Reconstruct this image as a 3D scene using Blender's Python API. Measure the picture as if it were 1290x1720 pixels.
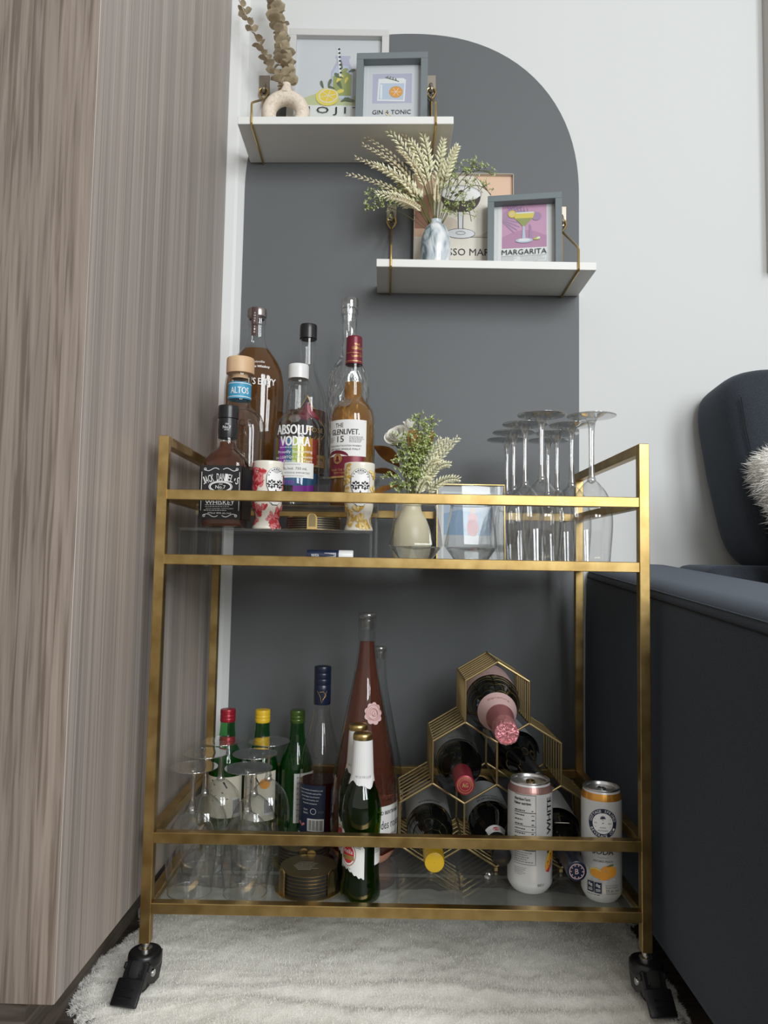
import bpy, bmesh, math, random
import numpy as np
from mathutils import Vector, Matrix

for o in list(bpy.data.objects):
    bpy.data.objects.remove(o)
random.seed(7)
rng = np.random.default_rng(7)
SC = bpy.context.scene
COL = SC.collection
S = 0.001                      # everything below is written in millimetres
PI = math.pi

# ------------------------------------------------------------------ camera
def look(pitch, yaw, roll):
    cy, sy, cp, sp, cr, sr = math.cos(yaw), math.sin(yaw), math.cos(pitch), math.sin(pitch), math.cos(roll), math.sin(roll)
    f = Vector((sy*cp, cy*cp, sp)); r = Vector((cy, -sy, 0)); u = r.cross(f)
    r2 = r*cr + u*sr; u2 = u*cr - r*sr
    return Matrix((r2, u2, -f)).transposed()
cam_d = bpy.data.cameras.new('camera')
cam = bpy.data.objects.new('camera', cam_d); COL.objects.link(cam)
cam_d.sensor_fit = 'HORIZONTAL'; cam_d.sensor_width = 36.0; cam_d.lens = 36.0*1234.0/1290.0
cam_d.clip_start = 0.01
cam.matrix_world = Matrix.Translation((-0.0236, -1.0387, 0.6032)) @ look(0.0697, -0.0026, 0.0177).to_4x4()
SC.camera = cam

# ------------------------------------------------------------------ world, window light, exposure
w = bpy.data.worlds.new('room_light'); SC.world = w; w.use_nodes = True
w.node_tree.nodes['Background'].inputs[0].default_value = (1.0, 0.975, 0.935, 1)
w.node_tree.nodes['Background'].inputs[1].default_value = 0.5
def area(name, loc, target, sx, sy, power, col):
    d = bpy.data.lights.new(name, 'AREA'); d.shape = 'RECTANGLE'; d.size = sx; d.size_y = sy
    d.energy = power; d.color = col
    o = bpy.data.objects.new(name, d); COL.objects.link(o)
    o.location = loc
    o.rotation_euler = (Vector(target)-Vector(loc)).to_track_quat('-Z', 'Y').to_euler()
    return o
area('window_light', (0.75, -2.75, 1.8), (0.0, 0.3, 1.0), 0.62, 1.5, 42, (0.94, 0.975, 1.0))
area('window_light', (1.6, -2.4, 1.8), (0.0, 0.3, 1.0), 0.62, 1.5, 42, (0.94, 0.975, 1.0))
SC.view_settings.view_transform = 'Standard'
SC.view_settings.look = 'None'
SC.view_settings.gamma = 1.0
SC.view_settings.use_curve_mapping = False
SC.view_settings.exposure = 0.0
try:
    SC.cycles.max_bounces = 24; SC.cycles.transmission_bounces = 20; SC.cycles.transparent_max_bounces = 48
    SC.cycles.glossy_bounces = 6; SC.cycles.diffuse_bounces = 4
    SC.cycles.blur_glossy = 0.5; SC.cycles.sample_clamp_indirect = 4.0
except Exception:
    pass

# ------------------------------------------------------------------ materials
MATS = {}
def newmat(name):
    m = bpy.data.materials.new(name); m.use_nodes = True
    nt = m.node_tree
    MATS[name] = m
    return m, nt, nt.nodes['Principled BSDF']
def pm(name, col, rough=0.5, metal=0.0, spec=0.5, sheen=0.0, coat=0.0, bump=None, emit=0):
    if name in MATS: return MATS[name]
    m, nt, b = newmat(name)
    b.inputs['Base Color'].default_value = (*col, 1); b.inputs['Roughness'].default_value = rough
    b.inputs['Metallic'].default_value = metal; b.inputs['Specular IOR Level'].default_value = spec
    b.inputs['Sheen Weight'].default_value = sheen; b.inputs['Coat Weight'].default_value = coat
    if bump: add_bump(nt, b, *bump)
    return m
def add_bump(nt, b, scale, strength, dist, stretch=(1, 1, 1), detail=3):
    tc = nt.nodes.new('ShaderNodeTexCoord'); mp = nt.nodes.new('ShaderNodeMapping')
    n = nt.nodes.new('ShaderNodeTexNoise'); bp = nt.nodes.new('ShaderNodeBump')
    mp.inputs['Scale'].default_value = stretch; n.inputs['Scale'].default_value = scale; n.inputs['Detail'].default_value = detail
    bp.inputs['Strength'].default_value = strength; bp.inputs['Distance'].default_value = dist
    nt.links.new(tc.outputs['Object'], mp.inputs['Vector']); nt.links.new(mp.outputs[0], n.inputs['Vector'])
    nt.links.new(n.outputs['Fac'], bp.inputs['Height']); nt.links.new(bp.outputs[0], b.inputs['Normal'])
    return n
def ramp_mat(name, scale, stretch, stops, rough=0.5, metal=0, detail=6, distort=0.0, bump=0.0, rvar=None, spec=0.5):
    """noise along stretched object axes driven through a colour ramp"""
    if name in MATS: return MATS[name]
    m, nt, b = newmat(name)
    tc = nt.nodes.new('ShaderNodeTexCoord'); mp = nt.nodes.new('ShaderNodeMapping'); n = nt.nodes.new('ShaderNodeTexNoise')
    r = nt.nodes.new('ShaderNodeValToRGB')
    mp.inputs['Scale'].default_value = stretch; n.inputs['Scale'].default_value = scale
    n.inputs['Detail'].default_value = detail; n.inputs['Distortion'].default_value = distort
    nt.links.new(tc.outputs['Object'], mp.inputs['Vector']); nt.links.new(mp.outputs[0], n.inputs['Vector'])
    nt.links.new(n.outputs['Fac'], r.inputs['Fac']); nt.links.new(r.outputs[0], b.inputs['Base Color'])
    el = r.color_ramp.elements
    while len(el) < len(stops): el.new(0.5)
    for e, (p, c) in zip(el, stops): e.position = p; e.color = (*c, 1)
    b.inputs['Roughness'].default_value = rough; b.inputs['Metallic'].default_value = metal
    b.inputs['Specular IOR Level'].default_value = spec
    if bump:
        bp = nt.nodes.new('ShaderNodeBump'); bp.inputs['Strength'].default_value = bump; bp.inputs['Distance'].default_value = 0.0006
        nt.links.new(n.outputs['Fac'], bp.inputs['Height']); nt.links.new(bp.outputs[0], b.inputs['Normal'])
    if rvar:
        mr = nt.nodes.new('ShaderNodeMapRange'); mr.inputs['To Min'].default_value = rvar[0]; mr.inputs['To Max'].default_value = rvar[1]
        nt.links.new(n.outputs['Fac'], mr.inputs['Value']); nt.links.new(mr.outputs[0], b.inputs['Roughness'])
    return m
def thin_glass(name, tint=(0.97, 0.98, 0.975), ior=1.45, rough=0.0, bump=None, f0=None, power=4.0, dust=0.0):
    """thin sheet: sees through, reflects by Fresnel"""
    if name in MATS: return MATS[name]
    m, nt, b = newmat(name); nt.nodes.remove(b); out = nt.nodes['Material Output']
    t = nt.nodes.new('ShaderNodeBsdfTransparent'); g = nt.nodes.new('ShaderNodeBsdfGlossy'); lw = nt.nodes.new('ShaderNodeLayerWeight'); mx = nt.nodes.new('ShaderNodeMixShader')
    t.inputs[0].default_value = (*tint, 1); g.inputs['Roughness'].default_value = rough
    # Schlick reflectance, the same from both sides of the sheet
    pw_ = nt.nodes.new('ShaderNodeMath'); pw_.operation = 'POWER'; pw_.inputs[1].default_value = power
    f = nt.nodes.new('ShaderNodeMath'); f.operation = 'MULTIPLY_ADD'; f0 = f0 or ((ior-1)/(ior+1))**2*1.6; f.inputs[1].default_value = 0.9-f0; f.inputs[2].default_value = f0; f.use_clamp = True
    nt.links.new(lw.outputs['Facing'], pw_.inputs[0]); nt.links.new(pw_.outputs[0], f.inputs[0])
    nt.links.new(f.outputs[0], mx.inputs[0]); nt.links.new(t.outputs[0], mx.inputs[1]); nt.links.new(g.outputs[0], mx.inputs[2])
    if dust:
        d_ = nt.nodes.new('ShaderNodeBsdfDiffuse'); d_.inputs[0].default_value = (0.8, 0.79, 0.76, 1); m2 = nt.nodes.new('ShaderNodeMixShader'); m2.inputs[0].default_value = dust
        nt.links.new(mx.outputs[0], m2.inputs[1]); nt.links.new(d_.outputs[0], m2.inputs[2]); nt.links.new(m2.outputs[0], out.inputs[0])
    else: nt.links.new(mx.outputs[0], out.inputs[0])
    if bump:
        tc = nt.nodes.new('ShaderNodeTexCoord'); mp = nt.nodes.new('ShaderNodeMapping'); n = nt.nodes.new('ShaderNodeTexVoronoi'); bp = nt.nodes.new('ShaderNodeBump')
        mp.inputs['Scale'].default_value = bump[1]; n.inputs['Scale'].default_value = bump[0]
        bp.inputs['Strength'].default_value = bump[2]; bp.inputs['Distance'].default_value = 0.004
        nt.links.new(tc.outputs['Object'], mp.inputs['Vector']); nt.links.new(mp.outputs[0], n.inputs['Vector'])
        nt.links.new(n.outputs['Distance'], bp.inputs['Height'])
        nt.links.new(bp.outputs[0], g.inputs['Normal']); nt.links.new(bp.outputs[0], lw.inputs['Normal'])
    return m

wall_white = pm('wall_white', (0.665, 0.68, 0.67), 0.75, bump=(160, 0.06, 0.002))
arch_paint = pm('arch_grey_paint', (0.125, 0.133, 0.138), 0.55, spec=0.4, bump=(180, 0.1, 0.002))
trim_white = pm('trim_white', (0.78, 0.79, 0.78), 0.35)
def wood(name, scale, stretch, dark, mid, light, tint):
    """laminate grain: fine vertical lines over broad bands"""
    m, nt, b = newmat(name)
    tc = nt.nodes.new('ShaderNodeTexCoord')
    def noise(sc, st, det, dis):
        mp = nt.nodes.new('ShaderNodeMapping'); mp.inputs['Scale'].default_value = st
        n = nt.nodes.new('ShaderNodeTexNoise'); n.inputs['Scale'].default_value = sc; n.inputs['Detail'].default_value = det; n.inputs['Distortion'].default_value = dis
        nt.links.new(tc.outputs['Object'], mp.inputs['Vector']); nt.links.new(mp.outputs[0], n.inputs['Vector'])
        return n
    fine = noise(scale, stretch, 5, 0.6); broad = noise(scale*0.07, stretch, 2, 0.2)
    r = nt.nodes.new('ShaderNodeValToRGB'); e = r.color_ramp.elements; e.new(0.5)
    for x, (p, c) in zip(e, ((0.36, dark), (0.5, mid), (0.66, light))): x.position = p; x.color = (*c, 1)
    r2 = nt.nodes.new('ShaderNodeValToRGB'); e = r2.color_ramp.elements
    e[0].position = 0.36; e[0].color = (*tint[0], 1); e[1].position = 0.64; e[1].color = (*tint[1], 1)
    mx = nt.nodes.new('ShaderNodeMix'); mx.data_type = 'RGBA'; mx.blend_type = 'MULTIPLY'; mx.inputs[0].default_value = 1.0
    nt.links.new(fine.outputs['Fac'], r.inputs[0]); nt.links.new(broad.outputs['Fac'], r2.inputs[0])
    nt.links.new(r.outputs[0], mx.inputs[6]); nt.links.new(r2.outputs[0], mx.inputs[7]); nt.links.new(mx.outputs[2], b.inputs['Base Color'])
    bp = nt.nodes.new('ShaderNodeBump'); bp.inputs['Strength'].default_value = 0.25; bp.inputs['Distance'].default_value = 0.0008
    nt.links.new(fine.outputs['Fac'], bp.inputs['Height']); nt.links.new(bp.outputs[0], b.inputs['Normal'])
    b.inputs['Roughness'].default_value = 0.5; b.inputs['Specular IOR Level'].default_value = 0.35
    return m
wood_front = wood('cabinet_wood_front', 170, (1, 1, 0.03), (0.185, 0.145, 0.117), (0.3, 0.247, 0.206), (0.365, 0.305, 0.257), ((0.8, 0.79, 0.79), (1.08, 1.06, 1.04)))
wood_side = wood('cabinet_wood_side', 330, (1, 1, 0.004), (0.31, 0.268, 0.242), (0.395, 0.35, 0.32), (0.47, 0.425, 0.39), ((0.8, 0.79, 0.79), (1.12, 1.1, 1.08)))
wood_band = pm('cabinet_edge_band', (0.42, 0.38, 0.34), 0.45)
floor_wood = wood('floor_wood', 70, (0.05, 1, 1), (0.05, 0.038, 0.03), (0.09, 0.07, 0.056), (0.13, 0.105, 0.085), ((0.8, 0.8, 0.8), (1.1, 1.1, 1.1)))
plinth_wood = wood('plinth_wood', 70, (0.06, 0.06, 1), (0.09, 0.07, 0.055), (0.15, 0.12, 0.1), (0.22, 0.18, 0.15), ((0.9, 0.9, 0.9), (1.1, 1.1, 1.1)))
brass = ramp_mat('brushed_brass', 30, (1, 1, 1), [(0.3, (0.38, 0.25, 0.085)), (0.55, (0.52, 0.36, 0.14)), (0.75, (0.6, 0.44, 0.19))], rough=0.33, metal=1.0, detail=8, rvar=(0.26, 0.46))
gold = pm('gold_metal', (0.6, 0.43, 0.17), 0.3, 1.0)
wire_gold = pm('wire_gold', (0.42, 0.32, 0.15), 0.4, 0.9)
nickel = pm('nickel_plate', (0.36, 0.32, 0.27), 0.38, 0.9)
black_plastic = pm('black_plastic', (0.008, 0.008, 0.009), 0.32)
rubber = pm('black_rubber', (0.012, 0.012, 0.012), 0.7)
steel = pm('bright_steel', (0.75, 0.75, 0.74), 0.22, 1.0)
alu = pm('aluminium', (0.72, 0.72, 0.72), 0.3, 1.0)
shelf_white = pm('shelf_white', (0.78, 0.78, 0.75), 0.5, bump=(60, 0.08, 0.001, (0.08, 1, 1)))
sofa_fabric = ramp_mat('sofa_fabric', 900, (1, 1, 1), [(0.35, (0.016, 0.02, 0.027)), (0.65, (0.041, 0.048, 0.06))], rough=0.85, detail=2, bump=0.5, spec=0.25)
MATS['sofa_fabric'].node_tree.nodes['Principled BSDF'].inputs['Sheen Weight'].default_value = 0.25
MATS['sofa_fabric'].node_tree.nodes['Principled BSDF'].inputs['Sheen Tint'].default_value = (0.5, 0.58, 0.7, 1)
fluff = pm('fluffy_white', (0.9, 0.88, 0.83), 0.9, spec=0.1)
rug_base = ramp_mat('rug_fleece', 420, (1, 1, 1), [(0.3, (0.8, 0.77, 0.7)), (0.7, (0.92, 0.9, 0.84))], rough=0.95, detail=4, bump=1.0, spec=0.05)
rug_fibre = pm('rug_fibre', (0.93, 0.91, 0.86), 0.9, spec=0.1, sheen=0.2)
shelf_glass = thin_glass('shelf_glass', (0.93, 0.95, 0.94), 1.5, 0.03, dust=0.07)
acrylic = thin_glass('clear_acrylic', (0.95, 0.96, 0.965), 1.5, f0=0.09, power=3.0)
wine_glass_wall = thin_glass('wine_glass_wall', (0.97, 0.975, 0.975), 1.5, f0=0.1, power=3.0)
wine_glass_solid = thin_glass('wine_glass_solid', (0.94, 0.95, 0.95), 1.5, f0=0.3, power=2.0)
clear_bottle = thin_glass('clear_bottle_glass', (0.93, 0.94, 0.935), 1.5, f0=0.055, power=3.0)
ripple_bottle = thin_glass('rippled_bottle_glass', (0.93, 0.94, 0.94), 1.5, f0=0.12, power=2.5, bump=(60, (1, 1, 0.55), 1.0))
heavy_glass = thin_glass('heavy_base_glass', (0.88, 0.89, 0.885), 1.5, f0=0.2, power=2.0)
green_bottle = thin_glass('green_bottle_glass', (0.3, 0.66, 0.33), 1.5, f0=0.06)
beer_bottle_g = thin_glass('beer_bottle_glass', (0.32, 0.5, 0.16), 1.5, f0=0.07)
def liquid(name, tint, body, lit_mix=0.2):
    """coloured drink: see-through tint mixed with a diffuse body colour for painted-in brightness"""
    m, nt, b = newmat(name); out = nt.nodes['Material Output']
    b.inputs['Base Color'].default_value = (*body, 1); b.inputs['Roughness'].default_value = 0.08; b.inputs['Specular IOR Level'].default_value = 0.3
    t = nt.nodes.new('ShaderNodeBsdfTransparent'); t.inputs[0].default_value = (*tint, 1)
    mx = nt.nodes.new('ShaderNodeMixShader'); mx.inputs[0].default_value = lit_mix  # clear drinks don't scatter; the diffuse share paints in refracted room light
    nt.links.new(t.outputs[0], mx.inputs[1]); nt.links.new(b.outputs[0], mx.inputs[2]); nt.links.new(mx.outputs[0], out.inputs[0])
    return m
green_liquid = liquid('green_soju', (0.35, 0.75, 0.38), (0.02, 0.2, 0.05), 0.3)
beer_liquid = liquid('beer_in_green', (0.3, 0.45, 0.12), (0.035, 0.075, 0.012), 0.35)
bourbon = liquid('bourbon', (0.72, 0.43, 0.16), (0.19, 0.085, 0.022), 0.42)
whisky = liquid('whisky', (0.85, 0.6, 0.25), (0.36, 0.17, 0.035), 0.42)
jd_liquid = liquid('dark_whiskey', (0.6, 0.28, 0.1), (0.12, 0.035, 0.012), 0.45)
rose_wine = liquid('rose_wine', (0.78, 0.5, 0.4), (0.2, 0.068, 0.045), 0.3)
red_cordial = liquid('deep_rose_wine', (0.5, 0.2, 0.18), (0.06, 0.012, 0.012), 0.5)
dark_glass = pm('dark_wine_glass', (0.004, 0.005, 0.004), 0.05, spec=0.6)
white_cap = pm('white_cap', (0.75, 0.75, 0.74), 0.35)
black_cap = pm('black_cap', (0.012, 0.012, 0.013), 0.3)
navy_cap = pm('navy_cap', (0.008, 0.014, 0.035), 0.3)
red_cap = pm('red_cap', (0.33, 0.015, 0.03), 0.3, 0.3)
yellow_cap = pm('yellow_cap', (0.7, 0.45, 0.02), 0.35)
green_cap = pm('green_cap', (0.06, 0.11, 0.02), 0.3, 0.3)
maroon = pm('maroon_foil', (0.17, 0.012, 0.028), 0.35, 0.2)
wine_foil = pm('wine_red_foil', (0.3, 0.025, 0.045), 0.35, 0.3)
pink_foil = pm('pink_foil', (0.75, 0.3, 0.33), 0.3, 0.6, bump=(220, 0.9, 0.003))
pink_foil_dark = pm('pink_foil_neck', (0.45, 0.16, 0.18), 0.35, 0.5)
pale_pink = pm('pale_pink_paper', (0.68, 0.46, 0.45), 0.6)
cork_wood = ramp_mat('pale_wood_stopper', 60, (1, 1, 0.1), [(0.3, (0.62, 0.4, 0.22)), (0.7, (0.76, 0.54, 0.33))], rough=0.55)
brown_strip = pm('brown_strip', (0.07, 0.035, 0.03), 0.5)
pewter = pm('pewter', (0.35, 0.31, 0.3), 0.3, 0.9)
ink = pm('ink_black', (0.008, 0.008, 0.009), 0.5)
ink_grey = pm('ink_grey', (0.16, 0.16, 0.16), 0.6)
paper = pm('paper_white', (0.78, 0.78, 0.76), 0.6)
cream_paper = pm('cream_paper', (0.72, 0.67, 0.55), 0.6)
white_ink = pm('white_ink', (0.85, 0.85, 0.84), 0.45)
blue_label = pm('blue_label', (0.05, 0.32, 0.52), 0.5)
navy_label = pm('navy_label', (0.012, 0.022, 0.055), 0.45)
gold_ink = pm('gold_ink', (0.62, 0.4, 0.14), 0.35, 0.7)
tan_label = pm('tan_label', (0.42, 0.28, 0.12), 0.5)
red_ink = pm('red_ink', (0.5, 0.03, 0.04), 0.5)
pinkred = pm('petal_pink', (0.7, 0.22, 0.23), 0.45)
orange_ink = pm('orange_ink', (0.85, 0.36, 0.04), 0.5)
yellow_ink = pm('yellow_ink', (0.85, 0.62, 0.06), 0.5)
pale_yellow = pm('petal_yellow', (0.83, 0.66, 0.3), 0.45)
purple_ink = pm('purple_ink', (0.3, 0.03, 0.42), 0.5)
lime_ink = pm('lime_ink', (0.5, 0.62, 0.08), 0.5)
azure_ink = pm('azure_ink', (0.03, 0.14, 0.3), 0.5)
ceramic = pm('cream_ceramic', (0.78, 0.74, 0.64), 0.3, coat=0.2)
stoneware = ramp_mat('speckled_stoneware', 220, (1, 1, 1), [(0.25, (0.5, 0.4, 0.3)), (0.42, (0.72, 0.62, 0.5)), (0.7, (0.8, 0.72, 0.61))], rough=0.75, bump=0.4)
frame_white = pm('frame_white', (0.6, 0.6, 0.585), 0.5)
frame_grey = pm('frame_grey', (0.17, 0.2, 0.21), 0.5)
frame_glass = thin_glass('frame_glass', (0.96, 0.97, 0.97), 1.3)
wheat_m = pm('wheat_cream', (0.86, 0.84, 0.6), 0.8)
wheat_tan = pm('wheat_tan', (0.74, 0.66, 0.45), 0.8)
stem_green = pm('stem_olive', (0.12, 0.12, 0.035), 0.6)
leaf_green = pm('leaf_green', (0.36, 0.45, 0.13), 0.6)
bud_white = pm('bud_white', (0.85, 0.87, 0.66), 0.6)
dry_leaf = ramp_mat('dried_leaf', 40, (1, 1, 1), [(0.3, (0.36, 0.29, 0.19)), (0.7, (0.64, 0.55, 0.38))], rough=0.7)
rust_leaf = ramp_mat('rust_leaf', 30, (1, 1, 1), [(0.3, (0.22, 0.08, 0.012)), (0.7, (0.48, 0.22, 0.045))], rough=0.6)
petal_white = pm('petal_white', (0.8, 0.78, 0.71), 0.6)
marble_vase = ramp_mat('cloudy_glass_vase', 34, (1, 1, 0.45), [(0.36, (0.13, 0.18, 0.21)), (0.47, (0.5, 0.57, 0.6)), (0.6, (0.78, 0.8, 0.8))], rough=0.15, distort=1.2, detail=3)
coaster_gold = pm('aged_brass_coaster', (0.26, 0.2, 0.1), 0.33, 0.9)
coaster_black = pm('coaster_black', (0.012, 0.011, 0.01), 0.5)

# ------------------------------------------------------------------ geometry helpers (mm)
class MB:
    def __init__(s): s.v = []; s.f = []; s.m = []
    def add(s, vs, fs, mi=0):
        n = len(s.v); s.v.extend(tuple(p) for p in vs)
        for f in fs: s.f.append(tuple(i+n for i in f)); s.m.append(mi)
        return s
    def box(s, x0, x1, y0, y1, z0, z1, bev=0.0, mi=0, seg=1):
        if bev <= 0:
            v = [(x, y, z) for z in (z0, z1) for y in (y0, y1) for x in (x0, x1)]
            return s.add(v, [(0, 2, 3, 1), (4, 5, 7, 6), (0, 1, 5, 4), (2, 6, 7, 3), (0, 4, 6, 2), (1, 3, 7, 5)], mi)
        bm = bmesh.new(); bmesh.ops.create_cube(bm, size=1)
        for p in bm.verts: p.co = Vector(((x0+x1)/2+p.co.x*(x1-x0), (y0+y1)/2+p.co.y*(y1-y0), (z0+z1)/2+p.co.z*(z1-z0)))
        bmesh.ops.bevel(bm, geom=bm.edges[:], offset=bev, segments=seg, affect='EDGES', profile=0.5)
        bm.verts.index_update()
        s.add([p.co[:] for p in bm.verts], [[q.index for q in f.verts] for f in bm.faces], mi); bm.free()
        return s
    def lathe(s, prof, seg=40, ry=1.0, n=2.0, cx=0, cy=0, mi=0, cap0=False, cap1=False, nz=None):
        """prof = [(r,z)]; n: superellipse exponent of the section (2 = round), nz(i) overrides it per ring"""
        rings = []; vs = []; fs = []
        for i, (r, z) in enumerate(prof):
            e = nz(i) if nz else n
            ring = []
            for k in range(seg):
                a = 2*PI*(k+0.5)/seg; c, q = math.cos(a), math.sin(a)
                d = (abs(c)**e+abs(q)**e)**(-1.0/e) if e != 2.0 else 1.0
                ring.append(len(vs)); vs.append((cx+r*d*c, cy+r*d*q*ry, z))
            rings.append(ring)
        for i in range(len(rings)-1):
            a, b = rings[i], rings[i+1]
            for k in range(seg):
                l = (k+1) % seg
                fs.append((a[k], a[l], b[l], b[k]))
        if cap0: fs.append(tuple(reversed(rings[0])))
        if cap1: fs.append(tuple(rings[-1]))
        return s.add(vs, fs, mi)
    def tube(s, pts, r, seg=8, mi=0, closed=False, rad=None):
        pts = [Vector(p) for p in pts]; n = len(pts); vs = []; fs = []
        up = None
        for i, p in enumerate(pts):
            if closed: t = (pts[(i+1) % n]-pts[i-1])
            else: t = pts[min(i+1, n-1)]-pts[max(i-1, 0)]
            if t.length < 1e-9: t = Vector((0, 0, 1))
            t.normalize()
            if up is None:
                up = Vector((0, 0, 1)) if abs(t.z) < 0.9 else Vector((1, 0, 0))
            a = (up-t*up.dot(t)); 
            if a.length < 1e-6: a = t.orthogonal()
            a.normalize(); up = a; b = t.cross(a)
            rr = rad[i] if rad else r
            for k in range(seg):
                g = 2*PI*k/seg
                vs.append(p+a*(rr*math.cos(g))+b*(rr*math.sin(g)))
        for i in range(n if closed else n-1):
            j = (i+1) % n
            for k in range(seg):
                l = (k+1) % seg
                fs.append((i*seg+k, i*seg+l, j*seg+l, j*seg+k))
        if not closed:
            fs.append(tuple(range(seg-1, -1, -1))); fs.append(tuple((n-1)*seg+k for k in range(seg)))
        return s.add(vs, fs, mi)
    def xf(s, M, start=0):
        for i in range(start, len(s.v)): s.v[i] = tuple(M @ Vector(s.v[i]))
        return s
    def build(s, name, mats, parent=None, loc=None, rot=None, smooth=35, label=None):
        me = bpy.data.meshes.new(name)
        me.from_pydata([(x*S, y*S, z*S) for x, y, z in s.v], [], s.f)
        if not isinstance(mats, (list, tuple)): mats = [mats]
        for m in mats: me.materials.append(m)
        if len(mats) > 1: me.polygons.foreach_set('material_index', s.m)
        me.update()
        if smooth:
            me.polygons.foreach_set('use_smooth', [True]*len(me.polygons))
            me.set_sharp_from_angle(angle=math.radians(smooth))
        return place(name, me, parent, loc, rot, label)
def place(name, me, parent=None, loc=None, rot=None, label=None):
    o = bpy.data.objects.new(name, me); COL.objects.link(o)
    if loc is not None: o.location = Vector(loc)*S
    if rot is not None: o.rotation_euler = rot
    if parent: o.parent = parent
    if label: o['label'] = label
    return o
def tag(o, label, cat, group=None, kind=None):
    o['label'] = label; o['category'] = cat
    if group: o['group'] = group
    if kind: o['kind'] = kind
    return o
def thing(name, label, cat, loc=(0, 0, 0), rot=(0, 0, 0), group=None):
    o = bpy.data.objects.new(name, None); COL.objects.link(o); o.empty_display_size = 0.02
    o.location = Vector(loc)*S; o.rotation_euler = rot
    return tag(o, label, cat, group)
def struct(o): o['kind'] = 'structure'; return o
def dup(root, loc, label=None, rot=None):
    r = root.copy(); COL.objects.link(r); r.location = Vector(loc)*S
    if rot is not None: r.rotation_euler = rot
    if label: r['label'] = label
    for ch in list(root.children):
        c = ch.copy(); COL.objects.link(c); c.parent = r
        for g in list(ch.children):
            d = g.copy(); COL.objects.link(d); d.parent = c
    return r
def soft(pts, it=2):
    """corner cutting for profiles; repeat a point to keep it sharp"""
    for _ in range(it):
        q = [pts[0]]
        for a, b in zip(pts, pts[1:]):
            q.append((a[0]*0.75+b[0]*0.25, a[1]*0.75+b[1]*0.25)); q.append((a[0]*0.25+b[0]*0.75, a[1]*0.25+b[1]*0.75))
        q.append(pts[-1]); pts = q
    out = [pts[0]]
    for p in pts[1:]:
        if abs(p[0]-out[-1][0])+abs(p[1]-out[-1][1]) > 0.02: out.append(p)
    return out
def bez(p0, p1, p2, n=10):
    p0, p1, p2 = Vector(p0), Vector(p1), Vector(p2)
    return [p0*(1-t)**2+p1*(2*t*(1-t))+p2*t*t for t in [i/n for i in range(n+1)]]

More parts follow.
